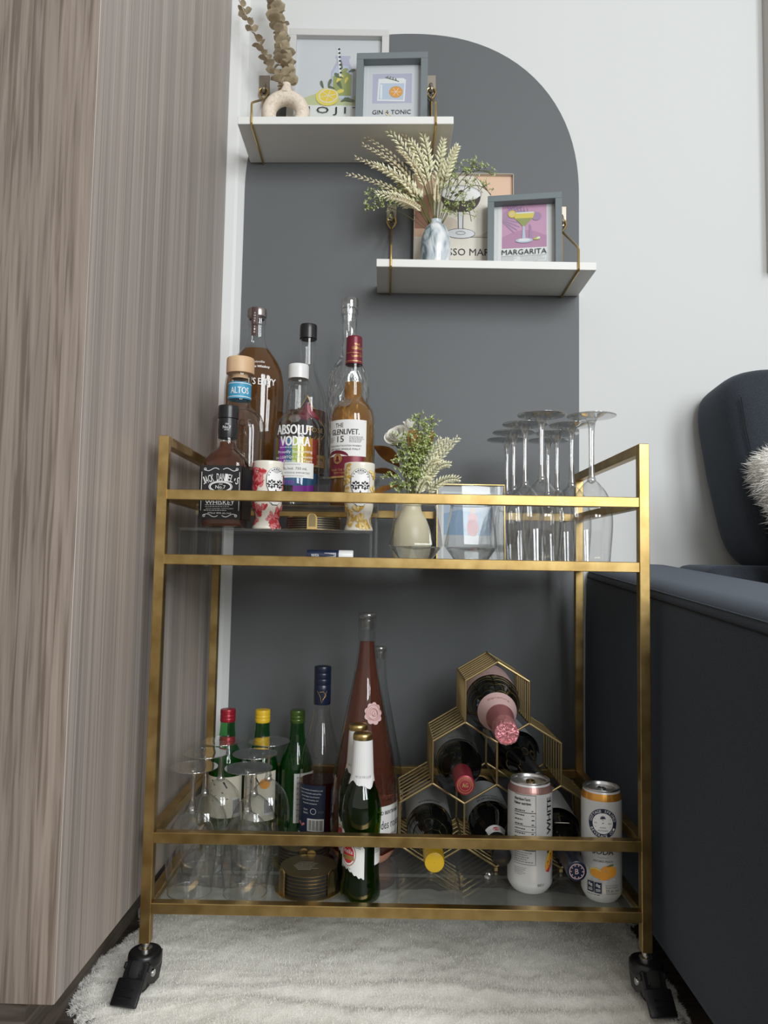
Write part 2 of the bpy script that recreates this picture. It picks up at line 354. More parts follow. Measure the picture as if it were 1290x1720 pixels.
# ---- flat print: lettering and drawn shapes laid on planes or wrapped on bottles
_TXT = {}
def text_geo(s):
    if s in _TXT: return _TXT[s]
    cu = bpy.data.curves.new('t', 'FONT'); cu.body = s; cu.align_x = 'CENTER'; cu.resolution_u = 2; cu.size = 1.0
    ob = bpy.data.objects.new('t', cu); COL.objects.link(ob)
    dg = bpy.context.evaluated_depsgraph_get(); dg.update()
    me = bpy.data.meshes.new_from_object(ob.evaluated_get(dg))
    v = [(p.co.x, p.co.y) for p in me.vertices]; f = [tuple(p.vertices) for p in me.polygons]
    bpy.data.objects.remove(ob); bpy.data.curves.remove(cu); bpy.data.meshes.remove(me)
    xs = [p[0] for p in v] or [0, 1]; ys = [p[1] for p in v] or [0, 1]
    _TXT[s] = (v, f, min(xs), max(xs), min(ys), max(ys))
    return _TXT[s]
class Art:
    """2-D shapes (u right, v up, mm); every new shape lies a hair above the last"""
    def __init__(s, mats, step=0.06): s.mats = mats; s.items = []; s.k = 0; s.step = step
    def _put(s, vs, fs, m): s.items.append((vs, fs, s.mats.index(m), s.k*s.step)); s.k += 1; return s
    def text(s, t, u, v, m, h=None, w=None, rot=0.0, bold=0):
        V, F, x0, x1, y0, y1 = text_geo(t)
        sy = (h/(y1-y0)) if h else None; sx = (w/(x1-x0)) if w else None
        if sy is None: sy = sx
        if sx is None: sx = sy
        c, q = math.cos(rot), math.sin(rot); cx, cy = (x0+x1)/2, (y0+y1)/2
        for d in ([0] if not bold else [-bold, 0, bold]):
            pts = []
            for x, y in V:
                a, b = (x-cx)*sx+d, (y-cy)*sy
                pts.append((u+a*c-b*q, v+a*q+b*c))
            s._put(pts, F, m)
        return s
    def arc_text(s, t, u, v, R, m, h, a_mid=PI/2, spread=1.0, inner=False):
        n = len(t); da = h*0.95*spread/R
        for i, ch in enumerate(t):
            if ch == ' ': continue
            k = (i-(n-1)/2)*da
            a = a_mid-k if not inner else a_mid+k
            s.text(ch, u+R*math.cos(a), v+R*math.sin(a), m, h=h, rot=(a-PI/2) if not inner else (a+PI/2)); s.k -= 1
        s.k += 1
        return s
    def rect(s, u0, v0, u1, v1, m, nx=1):
        vs = []; fs = []
        for i in range(nx+1):
            u = u0+(u1-u0)*i/nx; vs += [(u, v0), (u, v1)]
        for i in range(nx): fs.append((2*i, 2*i+2, 2*i+3, 2*i+1))
        return s._put(vs, fs, m)
    def grid(s, u0, v0, u1, v1, m, nx=8, nv=8):
        vs = [(u0+(u1-u0)*i/nx, v0+(v1-v0)*j/nv) for j in range(nv+1) for i in range(nx+1)]
        fs = [(j*(nx+1)+i, j*(nx+1)+i+1, (j+1)*(nx+1)+i+1, (j+1)*(nx+1)+i) for j in range(nv) for i in range(nx)]
        return s._put(vs, fs, m)
    def poly(s, pts, m):
        return s._put(list(pts), [tuple(range(len(pts)))], m)
    def fan(s, pts, m):
        n = len(pts); c = (sum(p[0] for p in pts)/n, sum(p[1] for p in pts)/n)
        size = max(abs(p[0]-c[0]) for p in pts); K = 2 if size < 6 else 5
        vs = []; fs = []
        for k in range(K):
            t = 1-k/K; vs += [(c[0]+(p[0]-c[0])*t, c[1]+(p[1]-c[1])*t) for p in pts]
        vs.append(c)
        for k in range(K):
            for i in range(n):
                j = (i+1) % n
                if k < K-1: fs.append((k*n+i, k*n+j, (k+1)*n+j, (k+1)*n+i))
                else: fs.append((k*n+i, k*n+j, K*n))
        return s._put(vs, fs, m)
    def ell(s, u, v, a, b, m, n=20, rot=0.0, a0=0, a1=2*PI):
        c, q = math.cos(rot), math.sin(rot); pts = []
        full = abs(a1-a0-2*PI) < 1e-6
        for i in range(n if full else n+1):
            g = a0+(a1-a0)*i/n; x, y = a*math.cos(g), b*math.sin(g)
            pts.append((u+x*c-y*q, v+x*q+y*c))
        return s.fan(pts, m)
    def ring(s, u, v, a, b, wd, m, n=28, rot=0.0, a0=0, a1=2*PI):
        c, q = math.cos(rot), math.sin(rot); vs = []; fs = []
        for i in range(n+1):
            g = a0+(a1-a0)*i/n
            for d in (0, -wd):
                x, y = (a+d)*math.cos(g), (b+d)*math.sin(g); vs.append((u+x*c-y*q, v+x*q+y*c))
        for i in range(n): fs.append((2*i, 2*i+2, 2*i+3, 2*i+1))
        return s._put(vs, fs, m)
    def line(s, pts, wd, m):
        vs = []; fs = []
        n = len(pts)
        for i, p in enumerate(pts):
            a = pts[max(i-1, 0)]; b = pts[min(i+1, n-1)]
            t = Vector((b[0]-a[0], b[1]-a[1])); t = t.normalized() if t.length else Vector((1, 0)); nn = Vector((-t.y, t.x))*wd/2
            vs += [(p[0]+nn.x, p[1]+nn.y), (p[0]-nn.x, p[1]-nn.y)]
        for i in range(n-1): fs.append((2*i, 2*i+1, 2*i+3, 2*i+2))
        return s._put(vs, fs, m)
    def petal(s, u, v, L, W, rot, m, edge=None):
        pts = []
        for i in range(12):
            t = 2*PI*i/12; x = L/2+L/2*math.cos(t); y = W/2*math.sin(t)*(0.65+0.35*math.cos(t-0.6))
            pts.append((u+x*math.cos(rot)-y*math.sin(rot), v+x*math.sin(rot)+y*math.cos(rot)))
        s.fan(pts, m)
        if edge: s.line(pts+[pts[0]], 0.5, edge)
        return s
    def lines_block(s, u0, v0, u1, v1, rows, m, h=0.6, seed=1):
        """tiny print too small to read, as short ragged strokes"""
        r = random.Random(seed)
        for i in range(rows):
            v = v1-(v1-v0)*(i+0.5)/rows; u = u0
            end = u1-(u1-u0)*r.uniform(0, 0.35)
            while u < end-1:
                L = r.uniform(1.2, 4.0); s.rect(u, v-h/2, min(u+L, end), v+h/2, m); s.k -= 1; u += L+0.9
        s.k += 1
        return s
    def build(s, name, parent, mapf, label=None):
        mb = MB()
        for vs, fs, mi, off in s.items: mb.add([mapf(u, v, off) for u, v in vs], fs, mi)
        return mb.build(name, s.mats, parent, smooth=0, label=label)
def flat_map(y): return lambda u, v, o: (u, y-o, v)
def cyl_map(R, a0=0.0, base=0.35, zf=None, ry=1.0):
    """R may be a number or a function of height"""
    rf = R if callable(R) else (lambda z: R)
    def f(u, v, o):
        r = rf(v)+base+o; a = a0+u/(R if not callable(R) else zf)
        return (r*math.sin(a), -r*math.cos(a)*ry, v)
    return f
def prof_radius(prof):
    pr = sorted([(z, r) for r, z in prof])
    zs = [p[0] for p in pr]; rs = [p[1] for p in pr]
    return lambda z: float(np.interp(z, zs, rs))
def wrap_patch(name, parent, R, u0, u1, z0, z1, mat, a0=0.0, base=0.25, zf=None, nv=1):
    a = Art([mat]); a.grid(u0, z0, u1, z1, mat, nx=max(8, int(abs(u1-u0)/3)), nv=nv)
    return a.build(name, parent, cyl_map(R, a0, base, zf))

# ================================================================== THE ROOM
WY = 440.0
wall = struct(MB().box(-2600, 2600, WY, WY+90, -20, 2700).build('wall_back', wall_white, smooth=0))
# grey painted arch on the back wall
def arch_outline(x0, x1, zs, z0, rise, n=48, e=2.22):
    cx, R = (x0+x1)/2, (x1-x0)/2
    pts = [(x0, z0)]
    for i in range(n+1):
        a = PI-PI*i/n; c, q = math.cos(a), math.sin(a); d = (abs(c)**e+abs(q)**e)**(-1/e)
        pts.append((cx+R*d*c, zs+rise*d*q))
    pts.append((x1, z0))
    return pts
ao = arch_outline(-329, 366, 1372, 0, 348)
mb = MB(); n = len(ao)
mb.add([(x, WY-0.8, z) for x, z in ao]+[(x, WY+2, z) for x, z in ao], [tuple(range(n))]+[(i, i+n, (i+1) % n+n, (i+1) % n) for i in range(n)])
mb.build('painted_arch', arch_paint, wall, smooth=0, label='dark grey painted arch')
fl = struct(MB().box(-6000, 6000, -9000, WY, -40, -6).build('floor', floor_wood, smooth=0))
# floor boards that show beside the rug
pl = MB().box(-0, 1200, 0, 118, -6, 0, bev=1.0).build('plank', floor_wood, fl, loc=(-1100, -560, 0))
k = 0
for j in range(8):
    for i, x in enumerate((-1100-(j % 3)*380, 101-(j % 3)*380, 1302-(j % 3)*380)):
        if j == 0 and i == 0: continue
        place('plank', pl.data, fl, (x, -560+j*119.5, 0))
# white casing strip between the tall cabinet and the arch
mb = MB()
sec = [(-420, WY-14), (-347, WY-14), (-341, WY-13), (-331, WY-2), (-329.5, WY)]
vs = [(x, y, z) for z in (0, 2650) for x, y in sec]; m_ = len(sec)
mb.add(vs, [(i, i+1, i+1+m_, i+m_) for i in range(m_-1)])
struct(mb.build('trim_1', trim_white, smooth=0))
# baseboard right of the arch, behind the sofa
struct(MB().box(372, 2600, WY-14, WY, 0, 95, bev=3).build('baseboard_back', trim_white))

# tall wood cabinet on the left, raised on a recessed plinth
cab = thing('tall_cabinet', 'tall wood-grain laminate cabinet filling the left side of the picture', 'cabinet', (-378, -178, 0), (0, 0, math.radians(-1.2)))
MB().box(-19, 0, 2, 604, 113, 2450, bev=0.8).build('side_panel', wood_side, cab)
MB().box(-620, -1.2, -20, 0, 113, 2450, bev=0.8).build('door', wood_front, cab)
MB().box(-1.1, 0.3, -19.6, 1.6, 113.5, 2449.5, bev=0.5).build('edge_band', wood_side, cab)
MB().box(-620, -20, 22, 604, 113, 131).build('bottom_panel', wood_side, cab)
MB().box(-620, -66, 52, 68, 0, 113).build('plinth_front', plinth_wood, cab)
MB().box(-82, -66, 68, 600, 0, 113).build('plinth_side', plinth_wood, cab)

# ================================================================== RUG
RUG = [(-405, 330), (-412, 184), (-440, 90), (-438, 5), (-408, -45), (-374, -85), (-300, -170), (-150, -215), (0, -225), (170, -210), (300, -150), (372, -60), (395, 40), (392, 184), (385, 330), (0, 345)]
def rug_poly(n=460):
    P = [Vector((*p, 0)) for p in RUG]; out = []
    m = len(P)
    for i in range(n):
        t = i/n*m; k = int(t); f = t-k
        p0, p1, p2, p3 = P[k-1], P[k], P[(k+1) % m], P[(k+2) % m]
        q = 0.5*((2*p1)+(p2-p0)*f+(2*p0-5*p1+4*p2-p3)*f*f+(3*p1-p0-3*p2+p3)*f**3)
        out.append((q.x+3*math.sin(i*0.87)+3*math.sin(i*0.31)+2*math.sin(i*2.3), q.y+3*math.cos(i*0.66)+3*math.sin(i*0.43)+2*math.cos(i*1.9)))
    return np.array(out)
RP = rug_poly()
RC = np.array([-10.0, 60.0])
def rug_h(x, y):
    h = 17 + 2.2*np.sin(x*0.021+y*0.013)+1.2*np.sin(x*0.033-y*0.03)
    # long soft creases running across the front
    for y0, amp in ((-34, 3.0), (14, 2.6)):
        d = y-(y0+10*np.sin(x*0.011+y0)); h = h+amp*np.exp(-(d/15.0)**2)-amp*0.6*np.exp(-((d-20)/11.0)**2)
    return h
rug = thing('rug', 'fluffy cream faux-fur rug with an uneven edge under the bar cart', 'rug', (0, 0, 0))
nn = len(RP)
NG = [rng.uniform(-1, 1, (64, 64)) for _ in range(3)]
def vnoise(x, y, cell, k):
    a = x/cell; b = y/cell; i = np.floor(a).astype(int); j = np.floor(b).astype(int); f = a-i; g = b-j; f = f*f*(3-2*f); g = g*g*(3-2*g)
    T_ = NG[k]; q = lambda p, r: T_[p % 64, r % 64]
    return (q(i, j)*(1-f)+q(i+1, j)*f)*(1-g)+(q(i, j+1)*(1-f)+q(i+1, j+1)*f)*g
def clump(x, y): return 1.3*vnoise(x, y, 21, 0)+0.9*vnoise(x+0.5*y, y-0.5*x, 12, 1)
ang_ = np.arctan2(RP[:, 1]-RC[1], RP[:, 0]-RC[0]); rad_ = np.hypot(RP[:, 0]-RC[0], RP[:, 1]-RC[1])
od_ = np.argsort(ang_); ang_, rad_ = ang_[od_], rad_[od_]
def rug_t(x, y):
    return np.hypot(x-RC[0], y-RC[1])/np.interp(np.arctan2(y-RC[1], x-RC[0]), ang_, rad_, period=2*PI)
gx, gy = np.meshgrid(np.arange(-460, 420, 4.0), np.arange(-240, 352, 4.0)); gt = rug_t(gx, gy)
hz = (rug_h(gx, gy)+clump(gx, gy))*np.clip((1-gt)/0.05, 0, 1)**0.5+1.0
ids = np.full(gx.shape, -1); ok_ = gt <= 0.985; ids[ok_] = np.arange(ok_.sum())
V = list(zip(gx[ok_].tolist(), gy[ok_].tolist(), hz[ok_].tolist()))
q_ = np.stack([ids[:-1, :-1], ids[:-1, 1:], ids[1:, 1:], ids[1:, :-1]], -1).reshape(-1, 4); F = [tuple(r_) for r_ in q_[(q_ >= 0).all(1)].tolist()]
MB().add(V, F).build('fleece', rug_base, rug, smooth=180)
def fibres(name, base, nrm, length, width, mat, parent, curl=0.6, seed=1):
    """many tapered curled fibres as one mesh"""
    g = np.random.default_rng(seed); N = len(base)
    d = nrm+g.normal(0, curl, (N, 3)); d /= np.linalg.norm(d, axis=1)[:, None]
    side = np.cross(d, g.normal(0, 1, (N, 3))); side /= np.linalg.norm(side, axis=1)[:, None]
    L = length*g.uniform(0.6, 1.25, N)[:, None]; bend = g.normal(0, 0.35, (N, 3))
    wv = side*width
    p0 = base-wv; p1 = base+wv; m = base+d*L*0.55+bend*L*0.25
    p2 = m-wv*0.8; p3 = m+wv*0.8; tip = base+d*L+bend*L*0.7
    tip[:, 2] = np.maximum(tip[:, 2], 0.8)
    vs = np.stack([p0, p1, p2, p3, tip], 1).reshape(-1, 3)*S
    k = np.arange(N)*5
    tri = np.stack([np.stack([k, k+1, k+3], 1), np.stack([k, k+3, k+2], 1), np.stack([k+2, k+3, k+4], 1)], 1).reshape(-1)
    me = bpy.data.meshes.new(name); me.vertices.add(len(vs)); me.vertices.foreach_set('co', vs.astype(np.float32).ravel())
    nt_ = len(tri)//3
    me.loops.add(len(tri)); me.loops.foreach_set('vertex_index', tri.astype(np.int32))
    me.polygons.add(nt_); me.polygons.foreach_set('loop_start', np.arange(nt_, dtype=np.int32)*3); me.polygons.foreach_set('loop_total', np.full(nt_, 3, np.int32))
    me.materials.append(mat); me.update(calc_edges=True)
    o = place(name, me, parent); o['kind'] = 'stuff'
    return o
N = 270000
tt = np.where(rng.uniform(0, 1, N) < 0.12, rng.uniform(0.94, 1.0, N), np.sqrt(rng.uniform(0, 1, N))); kk = rng.integers(0, nn, N); ff = rng.uniform(0, 1, N)[:, None]
B = RC+((RP[kk]*(1-ff)+RP[(kk+1) % nn]*ff)-RC)*tt[:, None]
keep = B[:, 1] < 260; B = B[keep]; tk = tt[keep]
zz = (rug_h(B[:, 0], B[:, 1])+clump(B[:, 0], B[:, 1]))*np.clip((1-tk)/0.05, 0, 1)**0.5
nr = np.tile(np.array([0.0, -0.25, 1.0]), (len(B), 1))
out = np.zeros_like(nr); out[:, :2] = (B-RC)/np.linalg.norm(B-RC, axis=1)[:, None]
nr = nr+out*(np.clip((tk-0.94)/0.06, 0, 1)*0.9)[:, None]
fibres('pile', np.column_stack([B, zz-0.5]), nr, 4.2, 0.26, rug_fibre, rug, curl=1.1, seed=3)

# ================================================================== SOFA
sofa = thing('sofa', 'dark navy fabric sofa whose arm stands right beside the bar cart', 'sofa', (0, 0, 0))
def arm_section(y):
    t = (WY-8-y)/1000.0                                   # 0 at the wall, grows towards the room
    xl = 380-22*t; top = 612-62*t; bot = 62
    sec = []
    sec += [(xl+14, bot), (xl+6, bot+6), (xl, bot+20), (xl-3, bot+150), (xl-4, (bot+top)/2), (xl-3, top-120), (xl-1, top-45), (xl+1, top-27)]
    for i in range(1, 9):
        a = PI-PI*0.5*i/8; sec.append((xl+1+34+34*math.cos(a), top-27+24*math.sin(a)))
    sec += [(xl+90, top-0.5), (xl+150, top-2)]
    for i in range(0, 7):
        a = PI/2-PI*0.5*i/6; sec.append((xl+150+40*math.cos(a), top-42+40*math.sin(a)))
    sec += [(xl+192, top-140), (xl+192, bot)]
    return [(x, y, z) for x, z in sec]
ys = [WY-6, WY-10, WY-20, WY-60]+[WY-60-60*i for i in range(1, 15)]
secs = [arm_section(y) for y in ys]; m_ = len(secs[0]); mb = MB()
mb.add([p for q in secs for p in q], [(i*m_+k, i*m_+k+1, (i+1)*m_+k+1, (i+1)*m_+k) for i in range(len(ys)-1) for k in range(m_-1)]+[tuple(range(m_)), tuple((len(ys)-1)*m_+k for k in range(m_-1, -1, -1))])
mb.build('arm', sofa_fabric, sofa, smooth=50)
mb = MB(); mb.tube([(380-22*((WY-8-y)/1000)+0.6, y, 612-62*((WY-8-y)/1000)-29) for y in ys[1:]], 1.7, seg=6)
mb.build('seam_piping', pm('seam_dark', (0.006, 0.008, 0.011), 0.9), sofa)
mb = MB(); mb.tube([(380-22*((WY-8-y)/1000)+3.5, y, 612-62*((WY-8-y)/1000)-18) for y in ys[1:]], 1.0, seg=6)
mb.build('seam_piping', sofa_fabric, sofa)
MB().box(560, 1500, -420, WY-180, 62, 330, bev=20, seg=3).build('base', sofa_fabric, sofa)
MB().box(562, 1480, -420, WY-190, 332, 470, bev=45, seg=5).build('seat_cushion', sofa_fabric, sofa)
MB().box(540, 1500, WY-190, WY-8, 60, 611, bev=30, seg=4).build('back_frame', sofa_fabric, sofa)
for x, y in ((410, 395), (410, -380)):
    MB().lathe([(18, 0), (22, 62)], seg=16, cx=x, cy=y, cap0=True).build('foot', black_plastic, sofa)
# back cushion: a plump block leaning on the frame
def pillow(w, d, h, e=3.2, n=28, puff=1.0):
    mb = MB(); vs = []; fs = []
    for j in range(n+1):
        b = -PI/2+PI*j/n
        for i in range(2*n):
            a = 2*PI*i/(2*n)
            def sp(c, p): return math.copysign(abs(c)**p, c)
            p = 2.0/e
            vs.append((w/2*sp(math.cos(b), p)*sp(math.cos(a), p), d/2*sp(math.cos(b), p*1.25)*sp(math.sin(a), p*1.3), h/2*sp(math.sin(b), p)))
    q = 2*n
    for j in range(n):
        for i in range(q): fs.append((j*q+i, j*q+(i+1) % q, (j+1)*q+(i+1) % q, (j+1)*q+i))
    mb.add(vs, fs); return mb
cu_ = pillow(470, 190, 372, e=6.5)
for i, (x, y, z) in enumerate(cu_.v):
    t = (z+186)/372
    if x < 0: x += 54*(1-t)**1.15*(-x/235) - 5*math.sin(t*PI)*(-x/235)
    cu_.v[i] = (x, y+3*math.sin(z*0.045+x*0.03)+2*math.sin(x*0.05), z+3*math.sin(x*0.02+1))
cu_.xf(Matrix.Translation((824, 350, 790)) @ Matrix.Rotation(math.radians(-6), 4, 'X'))
cu_.build('back_cushion', sofa_fabric, sofa, smooth=180)
mb = MB(); mb.tube([(648+2*math.sin(i*0.6)-3.2*i, 252+2.2*i, 655+i*26) for i in range(11)], 1.1, seg=6)
mb.build('cushion_seam', pm('seam_dark', (0.006, 0.008, 0.011), 0.9), sofa)
# shaggy white throw pillow, only its corner shows
tp = thing('throw_pillow', 'shaggy white throw pillow leaning on the navy back cushion', 'pillow', (828, 168, 708), (math.radians(-9), math.radians(-18), 0))
pw = pillow(430, 130, 330, e=7.0)
for i, (x, y, z) in enumerate(pw.v):
    a_, b_ = x/215, z/165
    pw.v[i] = (x*(1-0.1*(1-b_*b_)), y*(1-0.55*max(abs(a_), abs(b_))**3), z*(1-0.1*(1-a_*a_)))
pw.build('cover', fluff, tp, smooth=180)
pq = np.array([f for f in pw.f]); pv = np.array(pw.v); fa_ = np.linalg.norm(np.cross(pv[pq[:, 2]]-pv[pq[:, 0]], pv[pq[:, 3]]-pv[pq[:, 1]]), axis=1)
pc = rng.choice(len(pq), 34000, p=fa_/fa_.sum()); ua, ub = rng.uniform(0, 1, (34000, 1)), rng.uniform(0, 1, (34000, 1))
pp = (pv[pq[pc, 0]]*(1-ua)+pv[pq[pc, 1]]*ua)*(1-ub)+(pv[pq[pc, 3]]*(1-ua)+pv[pq[pc, 2]]*ua)*ub
fibres('shag', pp, pp*np.array([1, 3, 1])/np.linalg.norm(pp*np.array([1, 3, 1]), axis=1)[:, None]+np.array([0, 0, -0.25]), 17.0, 0.55, fluff, tp, curl=0.5, seed=5)

# picture at the right edge of the frame, hung on the wall
pf = thing('wall_picture', 'large pale canvas hung on the white wall above the sofa', 'picture', (1005, WY-18, 1600))
MB().box(-249, 249, -17, 17, -383, 420, bev=1.5).build('canvas', pm('canvas_pale', (0.6, 0.58, 0.54), 0.8), pf)
MB().box(-251, -246, -18, 17.5, -385, 422).build('frame_edge', pm('frame_beige', (0.5, 0.48, 0.44), 0.6), pf)

# ================================================================== BAR CART
T = 14.5; W2 = 350.0; D = 363.5; H = 780.0
ZR = {'a': 703.0, 'b': 611.0, 'c': 228.0, 'd': 134.0}; ZBOT = 80.0
GT, GL = 605.0, 127.0                     # upper surfaces of the two glass shelves
cart = thing('bar_cart', 'brushed brass bar cart with two glass shelves and black casters', 'bar cart', (0, 0, 0))
for sx in (-1, 1):
    x0, x1 = (-W2, -W2+T) if sx < 0 else (W2-T, W2)
    for y0 in (0, D-T): MB().box(x0, x1, y0, y0+T, ZBOT, H, bev=0.8).build('post', brass, cart)
    MB().box(x0, x1, T, D-T, H-T, H, bev=0.8).build('handle_bar', brass, cart)
    for z in ZR.values(): MB().box(x0, x1, T, D-T, z-T, z, bev=0.8).build('side_rail', brass, cart)
for z in ZR.values():
    for y0 in (0, D-T): MB().box(-W2+T, W2-T, y0, y0+T, z-T, z, bev=0.8).build('rail', brass, cart)
for g in (GT, GL): MB().box(-W2+T+1, W2-T-1, T+0.5, D-T-0.5, g-5, g, bev=0.6).build('glass_shelf', shelf_glass, cart)
for (x, y) in ((30, 11), (310, 22), (318, 60), (-282, 22), (-230, 11), (-325, 90), (-325, 260), (326, 200)):
    MB().lathe([(3.4, GT-10.6), (4.2, GT-9), (4.2, GT-5.2)], seg=14, cx=x, cy=y+8, cap0=True, cap1=True).build('bumper', acrylic, cart)
# casters (thing > caster > its pieces)
def caster(x, y, yaw):
    e = bpy.data.objects.new('caster', None); COL.objects.link(e); e.parent = cart; e.location = Vector((x, y, 0))*S; e.rotation_euler = (0, 0, yaw)
    MB().lathe(soft([(4, 70), (18, 70), (21.5, 68), (23, 62), (23, 55), (21, 52)], 1), seg=28, cap0=False).build('swivel_cap', black_plastic, e)
    MB().lathe([(9.5, 70), (9.5, 73), (5, 74.5), (5, 82)], seg=20, cap1=True).build('stem', steel, e)
    # hood over the wheel, local -y is the trailing side with the pedal
    hood = MB()
    def hs(xw, yy0, yy1):
        return [(xw, 21, 62), (xw, 20, 44), (xw, 12, 28), (xw, -2, 28), (xw, -16, 34), (xw, -25, 46), (xw, -20, 58), (xw, 0, 64)]
    for xs in (-1, 1):
        a = hs(15.5*xs, 0, 0); b = hs(12.0*xs, 0, 0); k = len(a)
        hood.add(a+b, [tuple(range(k)), tuple(range(2*k-1, k-1, -1))]+[(i, (i+1) % k, (i+1) % k+k, i+k) for i in range(k)])
    hood.box(-15.5, 15.5, -22, 21, 55, 64, bev=2.5)
    hood.build('fork', black_plastic, e)
    whl = MB().lathe(soft([(6, -9), (21, -9), (21, -9), (25, -6), (25, 6), (21, 9), (21, 9), (6, 9)], 1), seg=32)
    whl.xf(Matrix.Translation((0, -8, 45)) @ Matrix.Rotation(PI/2, 4, 'Y')); whl.build('wheel', rubber, e)
    bl = MB().lathe([(2, -18), (4.5, -18), (5, -17), (5, 17), (4.5, 18), (2, 18)], seg=16, cap0=True, cap1=True)
    bl.xf(Matrix.Translation((0, -8, 45)) @ Matrix.Rotation(PI/2, 4, 'Y')); bl.build('axle_bolt', steel, e)
    pd = MB().box(-16, 16, -15, 15, -9, 7, bev=2.5)
    pd.box(-9, 9, -3, 3, 6, 8.5, bev=1.0); pd.box(-18.5, -15, 4, 12, -4, 6, bev=1); pd.box(15, 18.5, 4, 12, -4, 6, bev=1)
    pd.xf(Matrix.Translation((0, -23, 49)) @ Matrix.Rotation(math.radians(50), 4, 'X'))
    pd.build('brake_housing', black_plastic, e)
    p2 = MB().box(-18.5, 18.5, -33, 0, -3, 3, bev=2.6, seg=2)
    for yy in (-14, -23): p2.box(-10, 10, yy-1.2, yy+1.2, 2.6, 4.2, bev=0.6)
    p2.xf(Matrix.Translation((0, -34, 49)) @ Matrix.Rotation(math.radians(47), 4, 'X')); p2.build('brake_pedal', black_plastic, e)
    return e
caster(-W2+T/2, T/2, math.radians(-10)); caster(W2-T/2, T/2, math.radians(4))
caster(-W2+T/2, D-T/2, math.radians(170)); caster(W2-T/2, D-T/2, math.radians(200))

# ================================================================== WALL SHELVES
def wall_shelf(x0, x1, zt, tilt, label):
    cx = (x0+x1)/2
    r = thing('wall_shelf', label, 'shelf', (cx, WY, zt), (0, tilt, 0))
    h = (x1-x0)/2
    MB().box(-h, h, -137, -1.5, -15, 0, bev=0.7).build('board', shelf_white, r)
    for x in (-h+27, h-34):
        MB().box(x-11, x+11, -3.2, 0, 132, 175, bev=1.0).build('hook_plate', nickel, r)
        hk = MB(); hk.tube(bez((x, -3, 154), (x, -9, 149), (x, -9.5, 142), 5)+bez((x, -9.5, 142), (x, -9, 138), (x, -5.5, 137), 4), 4.0, seg=10)
        hk.build('hook', nickel, r)
        g = MB(); b = 2.2
        loop = [(x, -8, 146), (x+8, -7.5, 140), (x+9, -7.5, 132), (x+5, -8, 124), (x, -9, 117), (x-5, -8, 124), (x-9, -7.5, 132), (x-8, -7.5, 140)]
        g.tube(loop, b, seg=8, closed=True)
        g.tube([(x, -8.5, 117), (x, -8.5, 60), (x, -8.5, 0)], b, seg=8)
        g.tube([(x, -9, 118), (x, -60, 82), (x, -118, 41), (x, -134, 29), (x, -139.3, 22), (x, -139.3, 0), (x, -139.3, -14.5)], b, seg=8)
        g.tube([(x, -139.3, -14), (x, -138, -17.3), (x, -70, -17.3), (x, -2, -17.3)], b, seg=8)
        g.build('wire_hanger', gold, r)
    return r
US0, US1, UZ = -319.0, 92.0, 1450.0
LS0, LS1, LZ = -49.5, 363.0, 1173.0
wall_shelf(US0, US1, UZ, math.radians(-1.0), 'upper white wall shelf on brass hangers holding the round vase')
wall_shelf(LS0, LS1, LZ, 0.0, 'lower white wall shelf on brass hangers holding the wheat bouquet')
def uz(x): return UZ + (x-(US0+US1)/2)*math.tan(math.radians(1.0))

# ================================================================== THINGS ON THE WALL SHELVES
def picture(name, label, w_, h_, depth, rim, x, y, z, lean, yaw, fmat, mats, draw, mat_border=None, glass=True, shift=0.0):
    """frame standing on its lower edge; local origin at bottom centre, front towards -y"""
    r = thing(name, label, 'picture frame', (x, y, z), (-lean, 0, yaw))
    f = MB()
    f.box(-w_/2, w_/2, -depth, 0, h_-rim, h_, bev=0.6); f.box(-w_/2, w_/2, -depth, 0, 0, rim, bev=0.6)
    f.box(-w_/2, -w_/2+rim, -depth, 0, rim, h_-rim, bev=0.6); f.box(w_/2-rim, w_/2, -depth, 0, rim, h_-rim, bev=0.6)
    f.build('frame', fmat, r)
    pd_ = -depth*0.35
    MB().box(-w_/2+rim-1, w_/2-rim+1, pd_, -0.5, rim-1, h_-rim+1).build('backing', mat_border or paper, r)
    a = Art(mats); draw(a)
    zl, zh = rim-0.5, h_-rim+0.5
    fm = flat_map(pd_-0.25); a.build('print', r, lambda u, v, o: fm(u, min(zh, max(zl, v+shift)), o))
    if glass: MB().box(-w_/2+rim-0.6, w_/2-rim+0.6, pd_-5.2, pd_-4.2, rim-0.6, h_-rim+0.6).build('pane', frame_glass, r)
    return r
lav = pm('print_lavender', (0.5, 0.49, 0.62), 0.6); sage = pm('print_sage', (0.55, 0.58, 0.33), 0.6); pgrey = pm('print_pale_grey', (0.66, 0.67, 0.69), 0.6)
lemon = pm('print_lemon', (0.8, 0.66, 0.12), 0.6); leafd = pm('print_leaf', (0.12, 0.16, 0.09), 0.6); olive = pm('print_olive', (0.34, 0.38, 0.13), 0.6)
ppink = pm('print_pink', (0.66, 0.36, 0.52), 0.6); ppink2 = pm('print_pink_shade', (0.54, 0.28, 0.43), 0.6); pviol = pm('print_violet', (0.42, 0.28, 0.45), 0.6)
peach = pm('print_peach', (0.72, 0.5, 0.36), 0.6); clay = pm('print_clay', (0.42, 0.2, 0.15), 0.6); sand = pm('print_sand', (0.6, 0.53, 0.44), 0.6); crm = pm('print_cream', (0.7, 0.66, 0.58), 0.6)
coffee = pm('print_coffee', (0.06, 0.045, 0.04), 0.6); pblue = pm('print_ice_blue', (0.55, 0.62, 0.74), 0.6); amber = pm('print_amber', (0.62, 0.36, 0.12), 0.6)
skyb = pm('print_sky', (0.33, 0.47, 0.66), 0.6)
